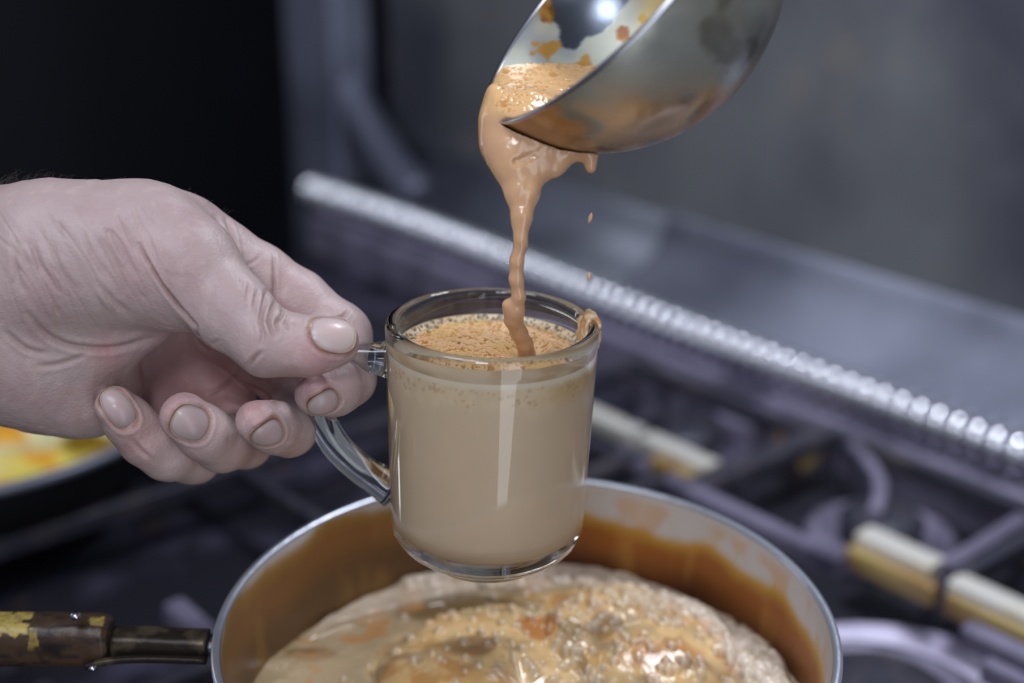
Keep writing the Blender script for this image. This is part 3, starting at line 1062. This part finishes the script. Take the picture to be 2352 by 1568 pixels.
cl = sstep(-5, 4, inside_poly(gx, gy, tp_) + 34 * n1 + 26 * (vnoise(V, 180, 97, 3) - .5))
film = mixc(lin(156, 162, 158), lin(184, 180, 156), vnoise(V, 35, 92, 3))
film = mixc(film, lin(120, 128, 146), sstep(.5, .7, vnoise(V, 50, 93, 3)) * .6)
c = mixc(film, lin(96, 102, 112), cl)
for (x0, y0, rx, ry) in ((1258, 118, 26, 20), (1252, 30, 18, 30), (1430, 76, 18, 15), (1340, 150, 34, 16), (1272, 100, 12, 10), (1232, 100, 10, 7), (1475, 40, 10, 14)):
    q = np.hypot((gx - x0) / rx, (gy - y0) / ry) + 2.6 * (vnoise(V, 230, 96, 3) - .5)
    c = mixc(c, mixc(lin(166, 124, 56), lin(132, 82, 40), sstep(.4, .6, vnoise(V, 130, 94, 2))), sstep(1.1, .85, q))
c = mixc(c, lin(206, 176, 84), sstep(.30, .5, vnoise(V, 40, 95, 2)) * sstep(1440, 1500, gx) * .6)
mesh_obj('inner_shell', V.reshape(-1, 3), Fc, M['bowl_in'], bowl, color=c.reshape(-1, 3), extra={'film': (1 - cl).ravel()})
rz = BR * kz; r1 = BR * math.sqrt(1 - kz * kz)
V, Fc = lathe([(r1 - .0016, rz - .0004), (r1 - .0012, rz + .0005), (r1 - .0002, rz + .0007), (r1 + .0005, rz + .0001), (r1 + .0002, rz - .0010)], 360)
mesh_obj('rim', V, Fc, M['screw'], bowl)
# handle leaving the rim upwards, out of the picture
hd = Vector((.62, .1, .78)).normalized()
rp = np.array([0, 0, rz])
loc_dir = (Bi.to_3x3() @ Vector((.30, 0, .95))); loc_dir.z = 0; loc_dir.normalize()
p0 = np.array([loc_dir.x * r1, loc_dir.y * r1, rz])
P_ = spline([p0 - np.array([loc_dir.x, loc_dir.y, 0]) * .0 + np.array([0, 0, -.012]), p0 + np.array([loc_dir.x, loc_dir.y, 0]) * .012,
             p0 + np.array([loc_dir.x, loc_dir.y, .3]) * .08, p0 + np.array([loc_dir.x, loc_dir.y, .4]) * .17], 20)
mesh_obj('handle', *sweep(P_, .009, .003, 14, power=4), M['screw'], bowl)

# ================================================================== POURED TEA
BC = np.array(S_, np.float32)
BN = np.array(bn_, np.float32)
LIP = at(1150, 262, .517)


def Pt(x, y, d=.517):
    return at(x, y, d).astype(np.float32)


def rp_(r, d=.517):
    return r * d / F


def chain(p, pts, k=.002):
    d = None
    for a, b in zip(pts[:-1], pts[1:]):
        c_ = capsule_d(p, Pt(*a[:2], a[3]), Pt(*b[:2], b[3]), rp_(a[2], a[3]), rp_(b[2], b[3]))
        d = c_ if d is None else smin(d, c_, k)
    return d




def far_hit(x, y):
    o_ = np.array([0, 0, HC]); d_ = at(x, y, 1) - o_; d_ /= np.linalg.norm(d_)
    oc = o_ - BC; b_ = oc @ d_; c_ = oc @ oc - (BR - .0014) ** 2
    return o_ + d_ * (-b_ + math.sqrt(b_ * b_ - c_))


q0, q1, q2 = far_hit(1290, 142), far_hit(1395, 152), Pt(1150, 225, .512)
POOL_N = np.cross(q1 - q0, q2 - q0); POOL_N /= np.linalg.norm(POOL_N)
if POOL_N[2] < 0: POOL_N = -POOL_N
print('POOL', POOL_N, [to_px(q) for q in (q0, q1, q2)])
POOL_A = q0.astype(np.float32); POOL_N = POOL_N.astype(np.float32)


def pour_sdf(p):
    # pool in the scoop: inside the bowl and under a slightly sloping surface
    rel = p - BC
    dr = np.sqrt((rel ** 2).sum(1)) - (BR - .0012)
    ds = (p - POOL_A) @ POOL_N
    rim_h = (rel @ BN) - BR * kz
    pool = -smin(-np.maximum(dr, ds), -(rim_h - .0015), .004)
    # tongue of tea rolling over the lip, a thick curved sheet
    lipc = chain(p, [(1215, 232, 50, .520), (1172, 236, 56, .517), (1160, 285, 56, .514), (1160, 335, 54, .511)], .004)
    lipc = -smin(-lipc, -(ds - np.maximum(rim_h, 0) * .75), .004)
    l2 = chain(p, [(1215, 250, 42, .514), (1205, 330, 50, .510)], .004)
    sheet = chain(p, [(1160, 320, 50, .511), (1180, 385, 44, .509), (1190, 440, 30, .508), (1196, 500, 19, .507), (1195, 545, 15, .507)], .003)
    s2 = chain(p, [(1215, 330, 50, .510), (1228, 385, 30, .509), (1212, 440, 26, .508), (1208, 495, 15, .507)], .003)
    web = chain(p, [(1240, 345, 40, .511), (1285, 355, 26, .510), (1330, 350, 17, .509)], .004)
    web2 = chain(p, [(1245, 380, 26, .510), (1275, 385, 22, .509)], .003)
    drip = chain(p, [(1315, 342, 15, .509), (1348, 350, 13, .508), (1356, 372, 11, .508), (1357, 388, 12, .508)], .003)
    st_ = chain(p, [(1196, 520, 14, .507), (1196, 560, 14, .508), (1186, 600, 15, .510), (1186, 640, 16, .513), (1192, 680, 15, .516),
                    (1184, 712, 21, .520), (1180, 735, 20, .524), (1192, 765, 18, .529), (1205, 790, 19, .534), (1210, 815, 22, .538)], .0015)
    knob = chain(p, [(1166, 700, 14, .518), (1178, 730, 18, .522)], .002)
    body = smin(smin(lipc, l2, .006), smin(sheet, s2, .003), .005)
    body = smin(body, smin(web, web2, .004), .005)
    body = smin(body, drip, .003)
    # keep the flowing sheet outside the shell of the scoop
    shell = np.maximum(np.abs(np.sqrt((rel ** 2).sum(1)) - BR + .0007) - .0012, (rel @ BN) - BR * kz)
    body = smin(body, pool, .006)
    body = smin(body, smin(st_, knob, .002), .002)
    body = np.maximum(body, -shell)
    # folds in the falling sheet
    for (x0, y0, x1, y1, r0, dd) in ((1185, 372, 1238, 352, 5, .502), (1196, 470, 1224, 400, 4, .502), (1150, 300, 1230, 335, 11, .4985)):
        g_ = capsule_d(p, Pt(x0, y0, dd), Pt(x1, y1, dd), rp_(r0), rp_(r0 * .6))
        body = -smin(-body, g_, .002)
    return body


V, Q = surface_net(pour_sdf, np.minimum(Pt(1080, 0, .45), Pt(1080, 830, .60)) - .01, (.075, .60, 1.40), .00055)
V = relax(V, Q, 3)
Nn = vnormals(V, Q)
P2 = to_px(V)
V = V + Nn * (.0006 * (vnoise(V * np.array([1, 1, .4]), 260, 101, 2) - .5))[:, None]
c = mixc(lin(190, 146, 110), lin(202, 160, 124), vnoise(V, 90, 102, 2))
fo = sstep(300, 235, P2[:, 1])
c = mixc(c, lin(214, 170, 120), fo)
pb = rng.uniform(0, 1, (420, 2))
pit = np.zeros(len(V)); pcx = 1140 + pb[:, 0] * 270; pcy = 142 + pb[:, 1] ** 1.3 * 120
for x0, y0 in zip(pcx, pcy):
    r0 = rng.uniform(2.0, 4.2) * (1 + (rng.random() < .07) * 2.0)
    q = np.hypot(P2[:, 0] - x0, (P2[:, 1] - y0) * 1.9) / r0
    m_ = q < 1.2
    pit[m_] = np.maximum(pit[m_], sstep(1.1, .6, q[m_]))
pit *= (Nn[:, 2] > .2) & (P2[:, 1] < 262)
V = V - Nn * (.0004 * pit)[:, None]
c = mixc(c, lin(178, 126, 68), pit * .75)
org = Vector(V.mean(0))
pour = mesh_obj('poured_tea', V - np.array(org), Q, M['tea_wet'], None, color=c)
pour.location = org
tag(pour, 'stream of milk tea falling from the scoop into the glass mug', 'tea')
for k, (x, y, r_, l_, lab) in enumerate(((1356, 500, 5, 13, 'small drop of tea in the air, the upper one right of the stream'),
                                         (1353, 635, 4.5, 11, 'small drop of tea in the air, the lower one right of the stream'))):
    c_ = Pt(x, y, .51)
    V, Fc = lathe([(.0001, -1), (.5, -.85), (.9, -.4), (1, 0), (.85, .45), (.45, .85), (.0001, 1)], 16)
    V = V * np.array([r_ * .51 / F, r_ * .51 / F, l_ * .51 / F])
    V = V @ np.array(Matrix.Rotation(.25 if k == 0 else 0, 3, 'Y')).T
    o = mesh_obj('tea_drop', V, Fc, M['tea_wet'], None, color=np.tile(lin(206, 164, 128), (len(V), 1)))
    o.location = Vector(c_)
    tag(o, lab, 'drop', 'tea drops in the air')

# ================================================================== HAND
D0 = .533
G = {}


def hp_(x, y, off, r):
    d = D0 + off / 1000
    return at(x, y, d).astype(np.float32), r * d / F


def hchain(pts, k=.004):
    pts = [hp_(*q) for q in pts]

    def f(p):
        d = None
        for (a, ra), (b, rb_) in zip(pts[:-1], pts[1:]):
            c_ = capsule_d(p, a, b, ra, rb_)
            d = c_ if d is None else smin(d, c_, k)
        return d
    return f


palm_parts = [
    hchain([(-420, 720, 22, 232), (-180, 705, 20, 235), (0, 680, 16, 236)], .02),
    hchain([(-60, 640, 8, 200), (120, 600, -2, 176), (260, 588, -4, 158), (350, 568, -4, 128)], .01),
    hchain([(0, 780, 18, 190), (110, 828, 20, 160), (200, 882, 22, 124)], .01),
    hchain([(60, 790, 8, 150), (200, 770, 8, 98), (300, 748, 8, 62), (352, 742, 8, 40)], .01),
    hchain([(330, 570, -2, 140), (392, 640, -6, 100), (412, 690, -8, 66)], .008),
    hchain([(330, 520, 12, 84), (430, 545, 14, 84), (500, 590, 16, 84)], .008),
]
back_parts = [
    hchain([(150, 700, 40, 130), (320, 700, 44, 105), (470, 640, 34, 84)], .008),
    hchain([(200, 800, 50, 120), (360, 800, 52, 92), (500, 760, 50, 70)], .008),
    hchain([(200, 880, 50, 100), (330, 900, 54, 78), (400, 900, 54, 66)], .008),
]
fingers = {
    'thumb': hchain([(330, 560, -6, 122), (430, 610, -12, 112), (530, 712, -18, 86), (615, 785, -22, 74), (700, 796, -22, 62), (766, 786, -20, 59)], .006),
    'index': hchain([(500, 592, 17, 86), (590, 640, 20, 80), (680, 700, 22, 78), (776, 772, 20, 74), (800, 870, 8, 60), (770, 893, -1, 58), (728, 905, -8, 51)], .004),
    'middle': hchain([(500, 750, 50, 78), (600, 830, 50, 64), (678, 905, 38, 58), (664, 985, 14, 60), (630, 982, 5, 57), (590, 968, -3, 50)], .004),
    'ring': hchain([(430, 830, 54, 76), (520, 930, 52, 62), (562, 1010, 34, 62), (510, 1018, 14, 63), (470, 995, 4, 60), (424, 958, -3, 57)], .004),
    'little': hchain([(340, 900, 54, 72), (420, 985, 50, 60), (444, 1048, 31, 60), (385, 1040, 16, 60), (335, 1010, 8, 58), (296, 968, 2, 54), (266, 934, -3, 48)], .004),
}
fkeys = list(fingers)


def hand_groups(p):
    pal = None
    for f in palm_parts:
        d = f(p)
        pal = d if pal is None else smin(pal, d, .010)
    bk = None
    for f in back_parts:
        d = f(p)
        bk = d if bk is None else smin(bk, d, .012)
    pal = smin(pal, bk, .004)
    return pal, [fingers[k](p) for k in fkeys]


def hand_sdf(p):
    pal, fs = hand_groups(p)
    d = pal
    ks = (.010, .007, .006, .006, .006)
    # fingers meet one another in tight folds, but flow into the palm
    fing = fs[0] * 0 + 1
    for f in fs[1:]:
        fing = smin(fing, f, .0012)
    d = smin(pal, fing, .005)
    d = smin(d, fs[0], .007)
    return d


lo = np.array([at(-500, 0, .56)[0], .44, 1.08]); hi = np.array([at(890, 0, .55)[0], .62, 1.345])
V, Q = surface_net(hand_sdf, lo, hi, .0006)
V = relax(V, Q, 3)
Nn = vnormals(V, Q)
palv, fsv = hand_groups(V.astype(np.float32))
allv = np.stack([palv] + fsv, 1)
grp = allv.argmin(1)              # 0 palm, 1 thumb, 2 index, 3 middle, 4 ring, 5 little
P2 = to_px(V)
camv = np.array([0, 0, HC]) - V
camv /= np.linalg.norm(camv, axis=1)[:, None]
face = np.clip((Nn * camv).sum(1), 0, 1)


def pl_dist(P2, pts):
    pts = np.array(pts, float)
    d = np.full(len(P2), 1e9); s = np.zeros(len(P2)); tot = 0
    Ls = np.hypot(*(pts[1:] - pts[:-1]).T); T_ = Ls.sum()
    for a, b, L_ in zip(pts[:-1], pts[1:], Ls):
        ab = b - a
        h = np.clip(((P2[:, :2] - a) @ ab) / (L_ * L_ + 1e-9), 0, 1)
        q = np.hypot(P2[:, 0] - a[0] - h * ab[0], P2[:, 1] - a[1] - h * ab[1])
        m_ = q < d
        d = np.where(m_, q, d); s = np.where(m_, (tot + h * L_) / T_, s)
        tot += L_
    return d, s


disp = np.zeros(len(V)); dark = np.zeros(len(V))


def crease(groups, pts, width, depth, shade=.5, ridge=.35):
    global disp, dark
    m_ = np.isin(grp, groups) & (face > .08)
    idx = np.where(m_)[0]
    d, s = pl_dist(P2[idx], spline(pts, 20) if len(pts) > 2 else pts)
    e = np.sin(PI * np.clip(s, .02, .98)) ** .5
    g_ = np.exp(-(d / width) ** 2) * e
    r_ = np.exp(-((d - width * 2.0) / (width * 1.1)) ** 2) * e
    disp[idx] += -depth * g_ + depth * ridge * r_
    dark[idx] = np.maximum(dark[idx], shade * np.exp(-(d / (width * .9)) ** 2) * e)  # shade inside the fold, for the skin colour


T, PA, IX = [1], [0, 1], [2, 0, 1]
# long fold at the base of the thumb
crease([0, 1], [(375, 660), (410, 705), (449, 750)], 6, .0014, 1.0, .1)
crease([0, 1], [(318, 560), (345, 610), (375, 660), (410, 705), (448, 748)], 3.8, .0020, .9, .15)
crease([0, 1], [(448, 748), (462, 790), (500, 812)], 5, .0006, .3)
# thenar wrinkles
for k, pts in enumerate([[(75, 560), (92, 610), (130, 660)], [(120, 565), (140, 620), (180, 670)], [(190, 530), (215, 590), (262, 650)],
                         [(250, 520), (275, 570), (310, 630)], [(30, 560), (38, 620), (60, 680)], [(225, 650), (260, 690), (300, 720)]]):
    crease([0, 1], pts, 7, .0005, .15)
crease([0], [(62, 720), (110, 770), (170, 795), (260, 800), (350, 775)], 7, .0011, .4)
crease([0], [(10, 760), (60, 800), (110, 812)], 6, .0008, .35)
crease([0], [(80, 842), (140, 835), (200, 812)], 6, .0006, .25)

# thumb joint wrinkles
for pts, w_, d_, t_ in [([(612, 668), (606, 700), (598, 735), (604, 770), (600, 792)], 5, .0012, .5), ([(634, 690), (622, 715), (618, 745), (632, 775)], 4.5, .0013, .6),
                    ([(650, 706), (646, 726), (634, 742), (640, 768)], 4, .0012, .6), ([(662, 722), (656, 742), (662, 762)], 4, .0008, .4),
                    ([(592, 668), (584, 700), (588, 728)], 4, .0007, .3), ([(574, 650), (568, 680), (572, 706)], 4, .0005, .2),
                    ([(556, 632), (552, 660)], 4, .0003, .15), ([(604, 735), (622, 750)], 3.5, .0006, .3), ([(676, 738), (672, 752)], 4, .0004, .2)]:
    crease(T, pts, w_, d_, t_)
crease(T, [(600, 808), (585, 822), (572, 842)], 5, .0009, .45)
crease(T, [(480, 790), (505, 780)], 4, .0004, .2)
# index finger creases
crease([2, 0], [(518, 500), (534, 540), (542, 580), (540, 612)], 5, .0010, .45)
crease([2, 0], [(492, 498), (512, 535), (528, 580)], 5, .0007, .3)
crease([2], [(628, 585), (630, 640), (626, 700)], 4.5, .0009, .5)
crease([2], [(600, 578), (590, 595), (565, 610)], 4, .0004, .2)
crease([2], [(755, 738), (785, 728), (800, 712)], 4.5, .0010, .4)
# finger folds at back of curled fingers and in the hollow
crease([3, 4, 5], [(560, 880), (600, 900), (640, 930)], 5, .0009, .5)
crease([0, 3, 4], [(480, 905), (520, 880), (545, 860)], 5, .0010, .5)
crease([5], [(300, 1008), (330, 1040), (352, 1056)], 6, .0005, .2)
# knuckle of index seen under the thumb contour
face_n = vnoise(V, 500, 111, 2)
disp += (.00035 * (vnoise(V * np.array([1, 1, .5]), 190, 112, 3) - .5)) * 1.6
# loose skin over the thenar: long irregular wrinkles running with the fold
acr = (P2[:, 0] * .88 - P2[:, 1] * .47); aln = (P2[:, 0] * .47 + P2[:, 1] * .88)
wq = np.stack([acr + 30 * (vnoise(V, 40, 113, 2) - .5), aln * .16, V[:, 1] * 0], -1)
wn = vnoise(wq, .055, 114, 3) - .5
thn = sstep(480, 260, P2[:, 0]) * sstep(820, 700, P2[:, 1]) * sstep(430, 520, P2[:, 1]) * (grp <= 1) * face
disp += .0011 * wn * thn
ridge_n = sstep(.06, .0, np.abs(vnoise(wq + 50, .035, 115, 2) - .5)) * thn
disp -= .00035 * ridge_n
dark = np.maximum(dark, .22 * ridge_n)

# colours
dk = lin(150, 108, 104)
c = mixc(lin(164, 143, 142), lin(177, 156, 153), vnoise(V, 60, 121, 3))
pink = np.zeros(len(V))


def blob(x, y, r, g_, amt):
    global pink
    q = np.hypot(P2[:, 0] - x, P2[:, 1] - y) / r
    pink = np.maximum(pink, amt * np.exp(-q * q) * np.isin(grp, g_))


for a_b in ((720, 825, 60, [1], .75), (585, 940, 38, [3], .9), (400, 930, 36, [4], .75), (720, 880, 50, [2], .75), (235, 905, 30, [5], .5), (245, 810, 34, [0], .8), (650, 720, 90, [2], .35),
            (320, 1005, 40, [5], .6), (330, 600, 80, [0, 1], .25), (450, 830, 90, [0, 3, 4], .4)):
    blob(*a_b)
c = mixc(c, lin(190, 132, 136), pink * .7)
c = mixc(c, lin(150, 118, 112), .55 * sstep(760, 900, P2[:, 1]) * sstep(.35, .7, vnoise(V, 45, 123, 3)))  # lower hand darker: shade mottled into the skin colour
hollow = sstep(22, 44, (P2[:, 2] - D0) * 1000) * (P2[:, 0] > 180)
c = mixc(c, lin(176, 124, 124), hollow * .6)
c = mixc(c, lin(104, 66, 50), np.clip(dark * .8, 0, 1))  # shade of creases and wrinkles painted into the skin

# fingernails: centre px, direction to the tip, half length, half width (px)
nails = [('thumb', 1, 768, 760, (1, -.06), 56, 46), ('index', 2, 747, 932, (-.80, .30), 38, 31), ('middle', 3, 616, 1000, (-.80, .25), 38, 33),
         ('ring', 4, 440, 975, (-.80, -.35), 45, 42), ('little', 5, 274, 937, (-.60, -.80), 52, 31)]
V0 = V + Nn * disp[:, None]
bvh = BVHTree.FromPolygons([tuple(v) for v in V0.tolist()], Q.tolist())
nail_meshes = []
for (nm, gi, x, y, dr_, hl, hw_) in nails:
    o_ = Vector((0, 0, HC)); dirv = (Vector(at(x, y, 1.0)) - o_).normalized()
    hit, nrm, fi, _ = bvh.ray_cast(o_, dirv)
    scl = (hit - o_).dot(Vector((0, cp, -sp))) / F
    ax = Vector(at(x + dr_[0] * 10, y + dr_[1] * 10, .53)) - Vector(at(x, y, .53))
    # smooth local normal
    dv = V0 - np.array(hit); near = (dv ** 2).sum(1) < (.0045) ** 2
    n_ = Vector(Nn[near].mean(0)).normalized()
    ax = (ax - n_ * ax.dot(n_)).normalized(); si = n_.cross(ax)
    L_, W_ = hl * scl, hw_ * scl
    # groove around the nail on the skin + brownish stain line
    loc = dv @ np.array([ax, si, n_]).T
    q = (np.abs(loc[:, 0] / L_) ** 2.6 + np.abs(loc[:, 1] / W_) ** 2.6) ** (1 / 2.6)
    ok = (loc[:, 2] > -.006) & (loc[:, 2] < .006) & (grp == gi)
    ring = np.exp(-((q - 1.05) / .10) ** 2) * ok
    outr = .6 * np.exp(-((q - 1.24) / .13) ** 2) * ok * (loc[:, 0] < L_ * .6)
    V0 = V0 + Nn * (-.00045 * ring + .00045 * outr - .0004 * (q < 1) * ok)[:, None]
    c = mixc(c, lin(128, 82, 52), np.clip(ring * .9, 0, 1) * (.5 + .5 * (vnoise(V, 200, 130, 1))))
    nu, nv = 25, 21
    top = []; bot = []; cn = []
    for i in range(nu):
        u = -1 + 2 * i / (nu - 1)
        for j in range(nv):
            v = -1 + 2 * j / (nv - 1)
            # square to superellipse
            rr_ = max(abs(u), abs(v)) + 1e-9
            nrmq = (abs(u) ** 2.5 + abs(v) ** 2.5) ** (1 / 2.5) + 1e-9
            uu, vv = u * rr_ / nrmq, v * rr_ / nrmq
            p = hit + ax * (uu * L_) + si * (vv * W_)
            h2, n2_, _, _ = bvh.ray_cast(p + n_ * .006, -n_, .016)
            if h2 is None:
                h2, n2_, _, _ = bvh.find_nearest(p)
            # even out bumps: blend with a smooth cylinder-like profile
            top.append(h2); cn.append((uu, vv))
    H_ = np.array([(t - hit).dot(n_) for t in top]).reshape(nu, nv)
    cf_ = np.polyfit([q_[1] for q_ in cn], H_.ravel(), 2)
    ul = np.array([q_[0] for q_ in cn]); vl = np.array([q_[1] for q_ in cn])
    Amat = np.stack([np.ones_like(ul), ul, vl, ul * ul, vl * vl, ul * vl], 1)
    cf6, *_ = np.linalg.lstsq(Amat, H_.ravel(), rcond=None)
    Hs = Amat @ cf6
    r_e = (np.abs(ul) ** 2.5 + np.abs(vl) ** 2.5) ** (1 / 2.5)
    lift = .00055 * np.clip(1 - r_e ** 4, 0, 1) - .00018
    tv = np.array([np.array(hit + ax * (a * L_) + si * (b * W_) + n_ * (h + l_)) for a, b, h, l_ in zip(ul, vl, Hs, lift)])
    bv = tv - np.array(n_) * .0009
    NV = nu * nv
    fs_ = grid_faces(nu, nv)
    rim_ = [i * nv for i in range(nu)] + [(nu - 1) * nv + j for j in range(1, nv)] + [i * nv + nv - 1 for i in range(nu - 2, -1, -1)] + [j for j in range(nv - 2, 0, -1)]
    sidef = [[rim_[k], rim_[(k + 1) % len(rim_)], rim_[(k + 1) % len(rim_)] + NV, rim_[k] + NV] for k in range(len(rim_))]
    allf = np.concatenate([fs_, fs_[:, ::-1] + NV, np.array(sidef)])
    nc = mixc(lin(182, 162, 160), lin(192, 174, 170), sstep(-1, .6, ul))
    nc = mixc(nc, lin(190, 144, 142), .35 * np.exp(-((ul - .1) ** 2 + vl ** 2) / .25))
    nc = mixc(nc, lin(206, 192, 176), sstep(.78, .9, ul))
    nc = mixc(nc, lin(128, 88, 64), sstep(.84, .98, r_e) * .75)
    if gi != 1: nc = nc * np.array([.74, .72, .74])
    nail_meshes.append((np.concatenate([tv, bv]), allf, np.concatenate([nc, nc])))

wrist = at(-250, 700, .55)
person = empty('person', Vector(wrist))
tag(person, 'bare hand and hairy wrist reaching in from the left, pinching the mug handle', 'person')
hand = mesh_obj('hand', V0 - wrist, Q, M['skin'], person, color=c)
for tv, fs_, nc in nail_meshes:
    mesh_obj('fingernail', tv - wrist, fs_, M['nail'], hand, color=nc)
# short dark hairs on the wrist
HV, HF = [], []
bvh2 = BVHTree.FromPolygons([tuple(v) for v in V0.tolist()], Q.tolist())
for k in range(520):
    x = rng.uniform(-40, 330) if k < 440 else rng.uniform(-40, 520)
    yy = 300
    base_d = rng.uniform(.535, .565)
    o_ = Vector(at(x, yy, base_d)); dn = (Vector(at(x, yy + 100, base_d)) - o_).normalized()
    h2, n2_, _, _ = bvh2.ray_cast(o_, dn)
    if h2 is None: continue
    if x > 250 and rng.random() < .6: continue
    L_ = rng.uniform(.003, .0075) * (1.2 if x < 140 else .6)
    side = Vector((rng.uniform(-.2, 1.2), rng.uniform(-.8, .6), rng.uniform(.0, .5)))
    pts = []
    for i in range(6):
        f = i / 5
        pts.append(h2 - n2_ * .0004 + n2_ * (L_ * .45 * math.sin(f * 1.9)) + side * (L_ * .6 * f * f))
    v_, f_ = sweep(np.array(pts), np.linspace(.00011, .00004, 6), None, 3, up=(.3, 1, .2), caps=False)
    n0 = sum(len(a) for a in HV)
    HV.append(v_); HF += [tuple(i + n0 for i in q_) for q_ in f_]
hr = mesh_obj('arm_hair', np.concatenate(HV) - wrist, HF, M['hair'], hand)
hr['kind'] = 'stuff'
